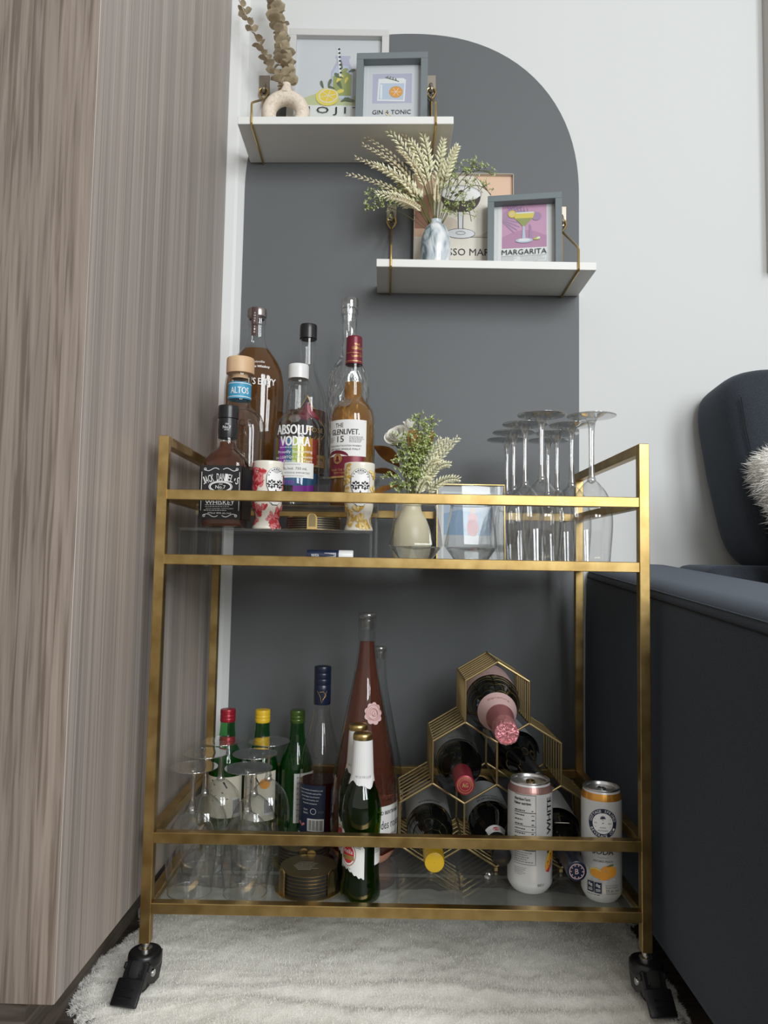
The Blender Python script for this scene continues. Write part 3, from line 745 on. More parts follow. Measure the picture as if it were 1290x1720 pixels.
def draw_mojito(a):
    a.rect(-87, 14, 87, 254, pgrey)
    a.poly([(-87, 30)]+[(-87+174*i/24, 78+26*math.sin(PI*(i/24)**0.8)) for i in range(25)]+[(87, 30)], sage)
    a.rect(-87, 14, 87, 74, paper)
    # bottle
    def bottle(sc, m):
        return [(8+(x)*sc, 88+z) for x, z in ((-24, 6), (-20, 0), (20, 0), (24, 6), (24, 62), (14, 84), (13, 92), (16, 95), (16, 100), (-16, 100), (-16, 95), (-13, 92), (-14, 84), (-24, 62))]
    a.poly(bottle(1.0, 0), lav); a.poly([(8+x*0.86, 91+z*0.9) for x, z in ((-24, 6), (-20, 0), (20, 0), (24, 6), (24, 62), (14, 82), (-14, 82), (-24, 62))], pblue)
    a.poly([(8+x*0.84, 92+z) for x, z in ((-23, 4), (23, 4), (23, 52), (8, 60), (-10, 56), (-23, 48))], olive)
    for x, z, s_, ro, m in ((12, 100, 22, 0.4, lemon), (28, 112, 24, 2.0, leafd), (16, 126, 22, 0.9, lemon), (30, 136, 22, 2.6, leafd), (22, 148, 20, 0.5, olive), (14, 112, 16, 2.8, leafd), (34, 124, 16, 1.2, lemon), (28, 158, 22, 1.9, leafd), (40, 150, 16, 0.4, leafd)):
        a.petal(x-20, z, s_, s_*0.55, ro, m)
    a.line([(4, 140), (-2, 206)], 5, white_ink)
    for i in range(7): a.line([(3-i*0.8, 150+i*9-3), (6-i*0.8, 153+i*9-3)], 4, ink)
    # lemon half and leaves beside it
    a.ell(-22, 92, 24, 20, lemon); a.ell(-20, 95, 20, 16, paper, rot=0.2); a.ell(-20, 95, 18, 14, yellow_ink, rot=0.2)
    for i in range(6): a.line([(-20, 95), (-20+17*math.cos(i*PI/3+0.3), 95+13*math.sin(i*PI/3+0.3))], 1.2, paper)
    for x, z, L, ro in ((-30, 112, 18, 1.9), (-20, 114, 20, 1.3), (44, 88, 30, 0.5), (60, 80, 34, 0.2), (36, 84, 24, 2.9), (6, 82, 20, 0.4)): a.petal(x, z, L, L*0.45, ro, leafd)
    a.text('M O J I T O', 4, 60, ink, h=19, w=166)
    a.lines_block(-60, 20, 60, 36, 5, ink_grey, seed=4)
picture('picture_frame', 'large white frame with a mint and lemon bottle print on the upper shelf', 208, 261, 20, 15, -138, WY-22, uz(-138)+0.5, math.radians(4.2), 0, frame_white, [pgrey, sage, paper, lav, pblue, olive, lemon, leafd, white_ink, ink, yellow_ink, ink_grey], draw_mojito, pgrey, shift=21)
def draw_gin(a):
    a.rect(-58, 8, 58, 167, pgrey); a.rect(-50, 20, 50, 159, paper); a.rect(-49, 21, 49, 158, pgrey)
    a.rect(-40, 72, 40, 138, lav)
    a.poly([(-30, 78), (26, 76), (28, 124), (22, 128), (-28, 127)], white_ink); a.poly([(-27, 81), (23, 79), (25, 116), (-25, 117)], pblue)
    a.rect(-24, 82, -20, 114, white_ink)
    a.ell(8, 97, 14, 13, amber); a.ell(8, 97, 12, 11, orange_ink)
    for i in range(6): a.line([(8, 97), (8+11*math.cos(i*PI/3), 97+10*math.sin(i*PI/3))], 1, paper)
    a.line([(-14, 130), (-4, 126), (6, 123), (14, 120)], 1.3, leafd)
    for i in range(4): a.petal(-12+i*7, 128-i*2, 6, 3, 0.8+i*0.4, leafd)
    a.text('GIN & TONIC', 0, 52, ink, h=9.5, w=78)
    a.lines_block(-40, 25, 40, 42, 5, ink_grey, seed=8)
picture('picture_frame', 'small grey frame with a tonic glass print on the upper shelf', 144, 181, 30, 14, -26, WY-44, uz(-26)+0.5, math.radians(4.0), math.radians(-3), frame_grey, [pgrey, paper, lav, white_ink, pblue, amber, orange_ink, leafd, ink, ink_grey], draw_gin, paper, shift=10)
def draw_espresso(a):
    a.rect(-100, 0, 100, 238, peach)
    a.poly([(-100, 84)]+[(-100+200*i/20, 84+54+22*math.sin(i*0.33+0.4)) for i in range(21)]+[(100, 84)], clay)
    a.poly([(-62, 66)]+[(-62+124*i/24, 150+62*math.sin(PI*i/24)) for i in range(25)]+[(62, 66)], ink)
    a.poly([(-61, 67)]+[(-61+122*i/24, 150+61*math.sin(PI*i/24)) for i in range(25)]+[(61, 67)], crm)
    a.poly([(-60, 67)]+[(-60+120*i/16, 90+20*math.sin(i*0.4)) for i in range(17)]+[(60, 67)], sand)
    a.rect(-100, 0, 100, 66, crm)
    # coupe glass
    a.ell(-6, 160, 43, 20, ink); a.ell(-6, 160, 42, 19, pgrey); 
    a.poly([(-6+41*math.cos(PI+PI*i/20), 156+36*math.sin(PI+PI*i/20)) for i in range(21)], ink)
    a.poly([(-6+39.5*math.cos(PI+PI*i/20), 152+32*math.sin(PI+PI*i/20)) for i in range(21)], coffee)
    a.ell(-6, 160, 40, 15, white_ink); 
    for x, z in ((-22, 164), (-6, 166), (-14, 158)): a.ell(x, z, 5.5, 3.2, coffee, rot=0.4)
    a.poly([(-12, 122), (0, 122), (-1, 80), (6, 74), (-18, 74), (-11, 80)], ink); a.poly([(-10.5, 121), (-1.5, 121), (-2.5, 80), (3, 75), (-15, 75), (-9.5, 80)], pgrey)
    a.ell(-6, 74, 30, 11, ink); a.ell(-6, 74, 29, 10, pgrey); a.ring(-6, 75, 10, 4, 1, ink)
    a.text('ESPRESSO MARTINI', 4, 34, ink, h=15, w=176)
    a.lines_block(-70, 4, 70, 18, 4, ink_grey, seed=9)
e_ = picture('canvas_print', 'unframed peach canvas print of a coffee cocktail on the lower shelf', 204, 234, 14, 1.2, 125, WY-20, LZ+0.5, math.radians(3.6), 0, crm, [peach, clay, ink, crm, sand, pgrey, coffee, white_ink, ink_grey], draw_espresso, peach, glass=False, shift=31)
e_['category'] = 'print'
def draw_marg(a):
    a.rect(-52, 14, 52, 164, white_ink); a.rect(-44, 58, 44, 156, ppink)
    a.poly([(-44, 58)]+[(-44+88*i/20, 82+14*math.sin(PI*i/20)) for i in range(21)]+[(44, 58)], ppink2)
    for i in range(9):
        t = i/8; a.petal(-44, 132-2*i, 48-18*abs(t-0.3), 4.2, 0.55-1.35*t, pviol)
    for i in range(7): a.petal(-36+i*7, 150-i*1.2, 20, 3.6, -0.9-0.1*i, pviol)
    a.poly([(10, 108), (14, 104), (16, 74), (10, 72)], pviol); a.ell(24, 124, 10, 9, pviol)
    a.poly([(-22, 131), (20, 131), (17, 120), (5, 110), (2, 104), (-4, 104), (-7, 110), (-18, 120)], lemon); a.poly([(-18, 121), (17, 121), (6, 110), (2, 104), (-4, 104), (-8, 110)], olive)
    a.poly([(-22, 131), (20, 131), (18, 134), (-20, 134)], white_ink)
    a.ell(-24, 131, 8, 8, yellow_ink); a.ell(-24, 131, 5.5, 5.5, pale_yellow)
    a.poly([(-3, 104), (1, 104), (3, 76), (-4, 76)], pblue); a.ell(0, 73, 17, 5, pblue); a.ell(0, 74, 12, 3, white_ink)
    a.petal(18, 74, 14, 9, 0.2, lime_ink); a.petal(24, 75, 8, 6, 0.4, white_ink)
    a.text('MARGARITA', 0, 49, ink, h=11, w=88)
    a.ring(0, 34, 0, 0, 0, ink_grey)
    for x0, x1 in ((-44, -6), (-6, 44)): a.line([(x0, 41), (x1, 41), (x1, 27), (x0, 27), (x0, 41)], 0.5, ink_grey)
    a.lines_block(-42, 28, -9, 40, 5, ink_grey, h=0.4, seed=2); a.lines_block(-4, 28, 42, 40, 5, ink_grey, h=0.4, seed=3)
picture('picture_frame', 'small grey frame with a pink margarita glass print on the lower shelf', 145, 166, 32, 13, 244, WY-46, LZ+0.5, math.radians(4.5), math.radians(-9), frame_grey, [white_ink, ppink, ppink2, pviol, lemon, olive, yellow_ink, pale_yellow, pblue, lime_ink, ink, ink_grey], draw_marg, paper, shift=4)

# ---- ring vase with two dried eucalyptus branches
DX, DY = -238.0, 372.0; dz = uz(DX)
dv = thing('ring_vase', 'cream speckled stoneware ring vase with a hole through the middle', 'vase', (DX, DY, dz))
mb = MB(); R1, r1 = 34.0, 14.5; nu, nv = 56, 20; vs = []; fs = []
for i in range(nu):
    a = 2*PI*i/nu
    for j in range(nv):
        b = 2*PI*j/nv; rr = R1+r1*math.cos(b)
        vs.append((rr*math.cos(a), 16.5*math.sin(b), max(0.0, 47.5+rr*math.sin(a))))
for i in range(nu):
    for j in range(nv): fs.append((i*nv+j, ((i+1) % nu)*nv+j, ((i+1) % nu)*nv+(j+1) % nv, i*nv+(j+1) % nv))
mb.add(vs, fs); mb.build('ring_body', stoneware, dv, smooth=180)
MB().lathe(soft([(17, 86), (13, 94), (9.5, 100), (8.5, 107), (8.8, 111), (7, 111.5), (6, 108), (6, 98)], 2), seg=28).build('neck', stoneware, dv, smooth=60)
def leaf_mesh(name, L, Wd, mat, cup=0.25, nL=6, round_=True):
    vs = []; fs = []
    for i in range(nL+1):
        t = i/nL
        w_ = Wd/2*(math.sin(PI*min(1, t*1.02))**(0.55 if round_ else 0.9)) if 0 < i < nL else 0.6
        z = cup*L*math.sin(PI*t)*0.5
        for s_ in (-1, 0, 1): vs.append((s_*w_, t*L, z+(abs(s_)*cup*Wd*0.35)))
    for i in range(nL):
        for k in range(2): fs.append((i*3+k, i*3+k+1, i*3+k+4, i*3+k+3))
    mb = MB().add(vs, fs)
    me = bpy.data.meshes.new(name); me.from_pydata([(x*S, y*S, z*S) for x, y, z in mb.v], [], mb.f); me.materials.append(mat)
    me.polygons.foreach_set('use_smooth', [True]*len(me.polygons)); me.update()
    return me
lm_ = leaf_mesh('leaf', 20, 21, dry_leaf, 0.16); lm2 = leaf_mesh('leaf', 16, 15, dry_leaf, 0.2)
def put_leaf(me, parent, p, d, roll, sc=1.0, name='leaf'):
    d = Vector(d).normalized(); q = d.to_track_quat('Y', 'Z') @ Matrix.Rotation(roll, 3, 'Y').to_quaternion()
    o = place(name, me, parent); o.rotation_mode = 'QUATERNION'; o.rotation_quaternion = q; o.location = Vector(p)*S; o.scale = (sc, sc, sc)
    return o
def branch(label, pts, n, me, dens, seed):
    r = thing('eucalyptus_branch', label, 'branch', (DX, DY, dz+100), group='dried eucalyptus branches in the ring vase')
    g = random.Random(seed); P = bez(*pts, 24)
    MB().tube(P, 1.1, seg=6).build('stem', dry_leaf, r)
    for i in range(n):
        t = 0.05+0.95*i/(n-1); f = t*24; k = min(23, int(f)); p = P[k].lerp(P[k+1], f-k); tg = (P[k+1]-P[k]).normalized()
        for s_ in range(dens):
            a = i*2.1+s_*2*PI/dens+g.uniform(-0.4, 0.4)
            o_ = tg.orthogonal().normalized(); sd = Matrix.Rotation(a, 3, tg) @ o_
            d = sd*0.95+tg*(0.5+g.uniform(-0.35, 0.35))
            put_leaf(me, r, p, d, g.uniform(-0.6, 0.6), g.uniform(0.8, 1.25))
    return r
branch('thin dried eucalyptus branch leaning left out of the ring vase', ((1, 0, 2), (-30, -4, 25), (-112, -8, 210)), 24, lm2, 2, 3)
branch('thick dried eucalyptus branch rising straight from the ring vase', ((2, 1, 2), (0, -2, 70), (-36, -6, 205)), 22, lm_, 4, 5)

# ---- cloudy glass vase with the wheat bouquet
BX, BY = 65.0, 362.0
bv = thing('bud_vase', 'small egg-shaped vase of cloudy white and grey glass', 'vase', (BX, BY, LZ))
MB().lathe(soft([(0.5, 0), (22, 0), (26.5, 3), (29, 22), (30, 50), (28, 70), (21, 88), (13, 96), (11, 98), (12.5, 103), (11.5, 103.5), (9.5, 99), (9.5, 60)], 2), seg=40).build('body', marble_vase, bv, smooth=60)
def spike(mb, P, r0, mat_i, n, klen, g, flat=False):
    """ear of grain along the last part of path P"""
    m = len(P)-1
    for i in range(n):
        t = i/(n-1); f = t*m; k = min(m-1, int(f)); p = P[k].lerp(P[k+1], f-k); tg = (P[k+1]-P[k]).normalized()
        rr = r0*(0.55+0.6*math.sin(PI*min(1, 0.25+0.75*t)))
        for s_ in range(2 if flat else 3):
            a = (i % 2)*1.05+s_*(PI if flat else 2*PI/3)
            sd = Matrix.Rotation(a, 3, tg) @ (tg.orthogonal().normalized())
            d = (sd*0.75+tg*0.8).normalized(); L = klen*(1.1-0.45*t)*g.uniform(0.85, 1.15)
            q = d.orthogonal().normalized()*L*0.2; q2 = d.cross(q)
            b = p+sd*rr*0.25; mid = b+d*L*0.5; e = b+d*L
            mb.add([b, mid+q, mid+q2, mid-q, mid-q2, e], [(0, 1, 2), (0, 2, 3), (0, 3, 4), (0, 4, 1), (5, 2, 1), (5, 3, 2), (5, 4, 3), (5, 1, 4)], mat_i)
def spray(r, base, tip, mid, seed, nb=9, L=26, name='green_spray', mats=None):
    """airy twig: thin stems with small leaves and buds"""
    g = random.Random(seed); P = bez(base, mid, tip, 14); mb = MB(); mb.tube(P, 0.75, seg=5)
    for i in range(nb):
        t = 0.5+0.5*i/(nb-1); k = min(13, int(t*14)); p = P[k]
        for s_ in range(2):
            d = Vector((g.uniform(-1, 1), g.uniform(-0.7, 0.4), g.uniform(-0.5, 1.0))).normalized()
            q = p+d*L*g.uniform(0.5, 1.0); c = bez(p, p+d*L*0.4+Vector((0, 0, 4)), q, 4); mb.tube(c, 0.45, seg=4)
            for h in (2, 3, 4):
                e = c[h]
                for _ in range(2):
                    dd = Vector((g.uniform(-1, 1), g.uniform(-1, 1), g.uniform(-0.6, 1))).normalized(); w_ = dd.orthogonal().normalized()*1.5
                    mb.add([e, e+dd*3.2+w_, e+dd*6.8, e+dd*3.2-w_], [(0, 1, 2, 3)], 1)
            mb2 = [(1.5*x, 1.5*y, 1.5*z) for x, y, z in ((1, 0, 0), (-1, 0, 0), (0, 1, 0), (0, -1, 0), (0, 0, 1.3), (0, 0, -1.3))]
            mb.add([q+Vector(v) for v in mb2], [(0, 2, 4), (2, 1, 4), (1, 3, 4), (3, 0, 4), (2, 0, 5), (1, 2, 5), (3, 1, 5), (0, 3, 5)], 2)
    return mb.build(name, mats or [stem_green, leaf_green, bud_white], r, smooth=0)
bq = thing('wheat_bouquet', 'bunch of cream wheat ears and green sprays in the cloudy vase', 'bouquet', (BX, BY, LZ+100))
tips = [(-35, 1477, 0), (27, 1458, 1), (75, 1426, 1), (100, 1402, 1), (13, 1419, 1), (-34, 1438, 1), (-79, 1438, 0), (-78, 1409, 0), (-92, 1387, 0), (-70, 1369, 0), (-108, 1353, 0), (-54, 1367, 1), (-7, 1346, 1), (-50, 1318, 1), (80, 1380, 1), (-10, 1395, 0), (66, 1345, 0), (-25, 1300, 0)]
for i, (tx, tz, kind) in enumerate(tips):
    g = random.Random(40+i)
    tip = Vector((tx-BX, -22+g.uniform(-22, 14), tz-LZ-100)); L = tip.length
    P = bez((g.uniform(-5, 5), g.uniform(-5, 5), -40), (tip.x*0.18, tip.y*0.4, tip.z*0.55+18), tip, 20)
    mb = MB(); mb.tube(P[:14], 0.9, seg=5)
    k0 = 10 if L > 150 else 11
    if kind: spike(mb, P[k0:], 7.5, 1, 18, 15.5, g)
    else: spike(mb, P[k0-1:], 7.0, 2, 26, 12.0, g, flat=True)
    mb.build('wheat_ear', [stem_green, wheat_m, wheat_tan], bq, smooth=0)
for i, (tx, tz, mx_, mz) in enumerate(((-76, 1281, -40, 1330), (-67, 1309, -30, 1345), (-21, 1330, 20, 1320), (150, 1375, 95, 1400), (172, 1362, 110, 1410), (170, 1322, 120, 1390), (132, 1268, 120, 1370), (98, 1290, 90, 1310), (96, 1384, 84, 1330))):
    spray(bq, (0, 0, -30), (tx-BX, -18, tz-LZ-100), (mx_-BX, -8, mz-LZ-100), 70+i, nb=8, L=24)

# ================================================================== ON THE UPPER GLASS SHELF
def riser(label, x0, x1, y0, y1, z):
    r = thing('acrylic_riser', label, 'riser', ((x0+x1)/2, (y0+y1)/2, GT), group='clear acrylic risers under the liquor bottles')
    a, b, h = (x1-x0)/2, (y1-y0)/2, z-GT
    MB().box(-a, a, -b, b, h-4.5, h, bev=0.5).build('top', acrylic, r)
    for s_ in (-1, 1): MB().box(s_*a-(4.5 if s_ > 0 else 0), s_*a+(0 if s_ > 0 else 4.5), -b, b, 0, h-4.6, bev=0.5).build('side', acrylic, r)
    return r
Z1, Z2, Z3 = 651.0, 694.0, 752.0
riser('lowest clear acrylic riser carrying the two skull cups', -331, -43, 44, 132, Z1)
riser('middle clear acrylic riser carrying the wooden-capped bottle', -329, -37, 136, 226, Z2)
riser('tallest clear acrylic riser carrying the back row of liquor bottles', -329, -36, 230, 328, Z3)

def inner(prof, z0, z1, d=2.2):
    """liquid body inside a bottle profile between heights z0 and z1"""
    rf = prof_radius(prof); zs = sorted(set([z0, z1]+[z for r, z in prof if z0 < z < z1]))
    return [(0.4, z0)]+[(max(0.5, rf(z)-d), z) for z in zs]+[(0.4, z1)]
# 1 -- square black-label whiskey bottle
jd = thing('whiskey_bottle', 'small square whiskey bottle with a black label and black cap', 'bottle', (-270, 86, Z1), (0, 0, math.radians(-2)))
jp = [(3, 0), (29.5, 0), (31.5, 3), (31.5, 8), (31.8, 50), (31.8, 96), (31, 104), (25, 114), (17, 122), (14, 127), (13.5, 134), (14.5, 146), (13, 150), (13, 162)]
ex = [4, 7, 7, 7, 7, 7, 6, 5, 3.2, 2.3, 2, 2, 2, 2]
MB().lathe(jp, seg=48, nz=lambda i: ex[i]).build('glass_body', clear_bottle, jd, smooth=40)
jl = inner(jp, 4, 134, 2.0); zs_ = [z for r, z in jl]
rfn = lambda z: float(np.interp(z, [p[1] for p in jp], ex))
MB().lathe(jl, seg=48, nz=lambda i: rfn(jl[i][1])).build('whiskey', jd_liquid, jd, smooth=40)
MB().lathe(soft([(14.6, 140), (15.4, 150), (15.2, 164), (14.4, 170), (14.4, 170), (15.8, 171), (15.8, 171), (15.8, 189), (15.0, 191), (0.5, 191.5)], 1), seg=36).build('cap', black_cap, jd, smooth=40)
lb = MB().box(-31, 31, -32.5, -32.1, 14, 94); lb.box(32.1, 32.5, -31, 31, 14, 94); lb.box(-32.5, -32.1, -31, 31, 14, 94)
lb = lb.build('label', ink, jd)
a = Art([white_ink, ink])
def scroll(a, u, v, sx, sy, m):
    a.line([(u+sx*(-11+i*2.2), v+sy*(2.2*math.sin(i*0.62))) for i in range(11)], 0.8, m); a.ring(u+sx*10, v+sy*0.4, 2, 2, 0.7, m, n=12)
for sx, sy, v in ((-1, 1, 88), (1, 1, 88), (-1, -1, 19), (1, -1, 19)): scroll(a, sx*14, v, sx, sy, white_ink)
for i, ch in enumerate("JACK DANIEL'S"):
    t = (i-6)/6.0
    if ch != ' ': a.text(ch, t*25.5, 76.5-5.5*t*t, white_ink, h=11 if ch != "'" else 4, w=3.9 if ch != "'" else 1.4, rot=-0.36*t)
a.ring(0, 62, 18, 9, 0.8, white_ink); a.ring(0, 62, 16.4, 7.8, 1.6, white_ink); a.text('Old', 0, 66, white_ink, h=2.6); a.text('No.7', 0, 61.5, white_ink, h=5, w=15); a.text('BRAND', 0, 57, white_ink, h=1.4)
a.text('Tennessee', 0, 48, white_ink, h=7, w=38); a.text('WHISKEY', 0, 38.5, white_ink, h=6, w=44)
a.lines_block(-22, 31, 22, 36, 2, white_ink, seed=3); a.text('JACK DANIEL DISTILLERY', 0, 29, white_ink, h=2, w=42); a.lines_block(-24, 25, 24, 28, 1, white_ink, h=0.9, seed=6); a.text('375ml 40% alc./vol.', 0, 22.5, white_ink, h=2.6, w=36)
for s_ in (-1, 1): a.line([(s_*28.5, 26), (s_*28.5, 84)], 0.7, white_ink)
a.build('lettering', lb, flat_map(-32.6))
a = Art([white_ink]); a.text('Old', 0, 160.5, white_ink, h=2.4); a.text('No.7', 0, 155.5, white_ink, h=4.6, w=12); a.text('BRAND', 0, 151.4, white_ink, h=1.5)
a.build('cap_lettering', jd, cyl_map(15.4, 0.12, 0.3))
# 2 -- painted skull cups
def skull_cup(label, x, y, main, deep, yaw):
    c = thing('skull_cup', label, 'cup', (x, y, Z1), (0, 0, yaw), group='painted skull cups on the lowest riser')
    p = soft([(0.5, 0), (20.5, 0), (22, 1.5), (21.5, 5), (17.5, 13), (18, 22), (21.5, 32), (22.6, 50), (23.2, 92), (23.6, 102), (22.8, 104), (21.2, 103), (20.6, 60), (0.5, 20)], 2)
    MB().lathe(p, seg=44).build('body', ceramic, c, smooth=60)
    out = [(r, z) for r, z in p if z < 103.4 and r > 17][:200]
    rf = prof_radius([q for q in soft([(20.5, 0), (22, 1.5), (21.5, 5), (17.5, 13), (18, 22), (21.5, 32), (22.6, 50), (23.2, 92), (23.6, 102)], 2)])
    a = Art([white_ink, ink, main, deep], step=0.004); g = random.Random(int(x))
    for i in range(80):                       # leaves and petals around the skull
        u = g.uniform(-42, 40); v = g.uniform(6, 96)
        if -6 < u < 30 and v > 30: continue
        ro = g.uniform(0, 6.28)
        for k in range(3): a.petal(u, v, g.uniform(8, 13), 6, ro+(k-1)*0.75, main if (i+k) % 3 else deep, deep)
    for i in range(30):
        u = g.uniform(-42, 40); v = g.uniform(4, 98)
        if -2 < u < 28 and v > 34: continue
        a.ell(u, v, 0.9, 0.9, deep, n=8)
    # skull
    u0 = 12.0; a.k += 25
    sk = [(u0+13.5*math.cos(t), 76+17.5*math.sin(t)) for t in [PI*i/10 for i in range(11)]]+[(u0-13, 66), (u0-9.5, 56), (u0-8.5, 42), (u0-4, 37), (u0+4, 37), (u0+8.5, 42), (u0+9.5, 56), (u0+13, 66)]
    a.grid(u0-8, 40, u0+8, 60, white_ink, 6, 6); a.fan(sk, white_ink); a.line(sk+[sk[0]], 0.7, ink)
    for s_ in (-1, 1):
        for k in range(8): a.ell(u0+s_*6.3+5.2*math.cos(k*PI/4), 68+5.4*math.sin(k*PI/4), 1.5, 1.5, ink, n=8)
        a.ell(u0+s_*6.3, 68, 5.0, 5.2, ink, n=14)
        for k in range(5): a.petal(u0+s_*6.3, 68, 4.4, 2.6, k*2*PI/5+0.3, white_ink)
        a.ell(u0+s_*6.3, 68, 1.0, 1.0, ink, n=8)
    a.fan([(u0, 61), (u0-2.8, 54), (u0-1.2, 52.5), (u0, 54), (u0+1.2, 52.5), (u0+2.8, 54)], ink)
    for k in range(7): a.line([(u0-7+k*2.3, 43), (u0-7+k*2.3, 48)], 0.5, ink)
    a.line([(u0-8.5, 45.5), (u0+8.5, 45.5)], 0.6, ink)
    for k in range(5):
        a.ring(u0, 84, 2+1.2*k, 1.5+1.6*k, 0.45, ink, n=14, a0=0.4, a1=2.7)
    for k in range(9): a.ell(u0+11*math.cos(PI*(0.1+0.8*k/8)), 77+14*math.sin(PI*(0.1+0.8*k/8)), 0.9, 0.9, ink, n=8)
    a.build('painting', c, cyl_map(rf, 0.0, 0.22, 22.0))
    return c
skull_cup('skull cup painted with red and pink petals', -205, 80, pinkred, red_ink, math.radians(8))
skull_cup('skull cup painted with yellow petals', -65, 80, pale_yellow, pm('petal_ochre', (0.6, 0.36, 0.06), 0.45), math.radians(-25))
# 3 -- coaster stacks (each coaster, and each holder, is a thing of its own)
def coaster_stack(x, y, z, R, n, hlabel, clabel, grp, tabs, step, fan_lettering=None):
    h = thing('coaster_holder', hlabel, 'holder', (x, y, z))
    MB().lathe([(0.5, 0), (R+8, 0), (R+8, 1.4), (0.5, 1.4)], seg=48).build('base', coaster_gold, h, smooth=30)
    for a in tabs:
        t = MB(); w_ = 7.5; hh = step*n+5
        pts = [(-w_, 0), (w_, 0), (w_, hh-w_)]+[(w_*math.cos(q), hh-w_+w_*math.sin(q)) for q in [PI*i/8 for i in range(1, 8)]]+[(-w_, hh-w_)]
        k = len(pts)
        t.add([(u, -(R+2.0), v+1.4) for u, v in pts]+[(u, -(R+3.4), v+1.4) for u, v in pts], [tuple(range(k)), tuple(range(2*k-1, k-1, -1))]+[(i, (i+1) % k, (i+1) % k+k, i+k) for i in range(k)])
        t.box(-w_, w_, -(R+8), -(R+2), 0.2, 1.5)
        ii = [(u*0.7, 3+v*0.84) for u, v in pts]
        t.add([(u, -(R+3.5), v+1.4) for u, v in ii], [tuple(range(k-1, -1, -1))], 1)
        t.xf(Matrix.Rotation(a, 4, 'Z')); t.build('tab', [gold, coaster_gold], h, smooth=0)
    first = None
    for i in range(n):
        zz_ = z+1.6+i*step
        if first is None:
            mb = MB().lathe([(0.5, 0), (R, 0)], seg=48, mi=0)
            mb.lathe([(R, 0), (R, step*0.74)], seg=48, mi=0); mb.lathe([(R, step*0.74), (R+0.4, step*0.76), (R+0.4, step*0.95), (R-0.4, step*0.96), (0.5, step*0.96)], seg=48, mi=1)
            first = mb.build('coaster', [coaster_black, coaster_gold], None, loc=(x, y, zz_), smooth=30); o = first
        else:
            o = first.copy(); COL.objects.link(o); o.location = Vector((x, y, zz_))*S; o.rotation_euler = (0, 0, i*0.7)
        tag(o, ('topmost' if i == n-1 else 'lowest' if i == 0 else ('second', 'third', 'fourth', 'fifth')[n-2-i])+(' ' if i in (0, n-1) else ' from the top, ')+clabel, 'coaster', grp)
    return o
coaster_stack(-135, 88, Z1, 40, 5, 'gold coaster holder on the lowest riser between the skull cups', 'thin black coaster with a metal rim between the two skull cups', 'coasters stacked between the skull cups', (0.06, 2.1, 4.2), 3.5)
coaster_stack(-128, 75, GL, 41, 6, 'round brass coaster holder at the front of the bottom shelf', 'black and brass coaster in the front stack on the bottom shelf', 'coasters in the front stack', (-0.95, 0.95, PI), 5.0)
coaster_stack(-145, 169, GL, 41, 6, 'round brass coaster holder behind the front stack of coasters', 'black and brass coaster in the rear stack on the bottom shelf', 'coasters in the rear stack', (0.1, 2.2, 4.2), 5.0)
# engraved circle lettering on the front stack's top coaster
top_c = [o for o in bpy.data.objects if o.name.startswith('coaster') and o.get('group') == 'coasters in the front stack'][-1]
a = Art([cream_paper], step=0.0)
for r_ in range(7):
    t_ = -16+r_*4.4; a.lines_block(-22+abs(r_-3)*2.5, t_, 22-abs(r_-3)*2.5, t_+2, 1, cream_paper, h=0.7, seed=20+r_)
a.build('engraving', top_c, lambda u, v, o: (u, v, 4.85+o)); top_c.rotation_euler = (0, 0, 0)

# 4 -- wooden-capped square tequila bottle
al = thing('tequila_bottle', 'empty clear bottle with a pale wooden stopper and blue neck band', 'bottle', (-273, 180, Z2), (0, 0, math.radians(4)))
ap = [(3, 0), (37, 0), (40.5, 3), (41.5, 12), (42.5, 60), (43, 120), (42, 140), (37, 152), (26, 160), (20, 168), (18.5, 178), (18.5, 212), (20, 216), (20, 221), (17, 222)]
ae = [3, 4, 4.5, 4.5, 4.5, 4.5, 4, 3.2, 2.4, 2, 2, 2, 2, 2, 2]
MB().lathe(ap, seg=56, nz=lambda i: ae[i]).build('glass_body', clear_bottle, al, smooth=50)
MB().lathe([(2, 3), (35, 3), (38, 6), (38, 13), (2, 14)], seg=48, n=4).build('glass_base', heavy_glass, al)
MB().lathe(soft([(14, 214), (14, 222), (14, 222), (23, 222), (23.3, 223), (23.3, 223), (23.3, 247), (22, 249), (22, 249), (0.5, 249)], 1), seg=44).build('stopper', cork_wood, al, smooth=40)
nb = wrap_patch('neck_band', al, 19.0, -60, 60, 178, 206, blue_label)
a = Art([white_ink]); a.text('ALTOS', 0, 191.5, white_ink, h=11, w=31, bold=0.3)
a.build('lettering', nb, cyl_map(19.0, 0.12, 0.75))
for z_ in (180.5, 203): wrap_patch('stripe', nb, 19.0, -58, 58, z_, z_+1.1, white_ink, base=0.7)
emb = thin_glass('embossed_glass', (0.8, 0.81, 0.81), 1.5, f0=0.25, power=2.0)
a = Art([emb]); a.text('ALTOS', 0, 132, emb, h=13, w=52); a.text('OLMECA', 0, 114, emb, h=7, w=40); a.lines_block(-24, 88, 24, 106, 5, emb, h=1.0, seed=2); a.text('TEQUILA', 0, 80, emb, h=6, w=38)
a.build('embossing', al, flat_map(-43.3))
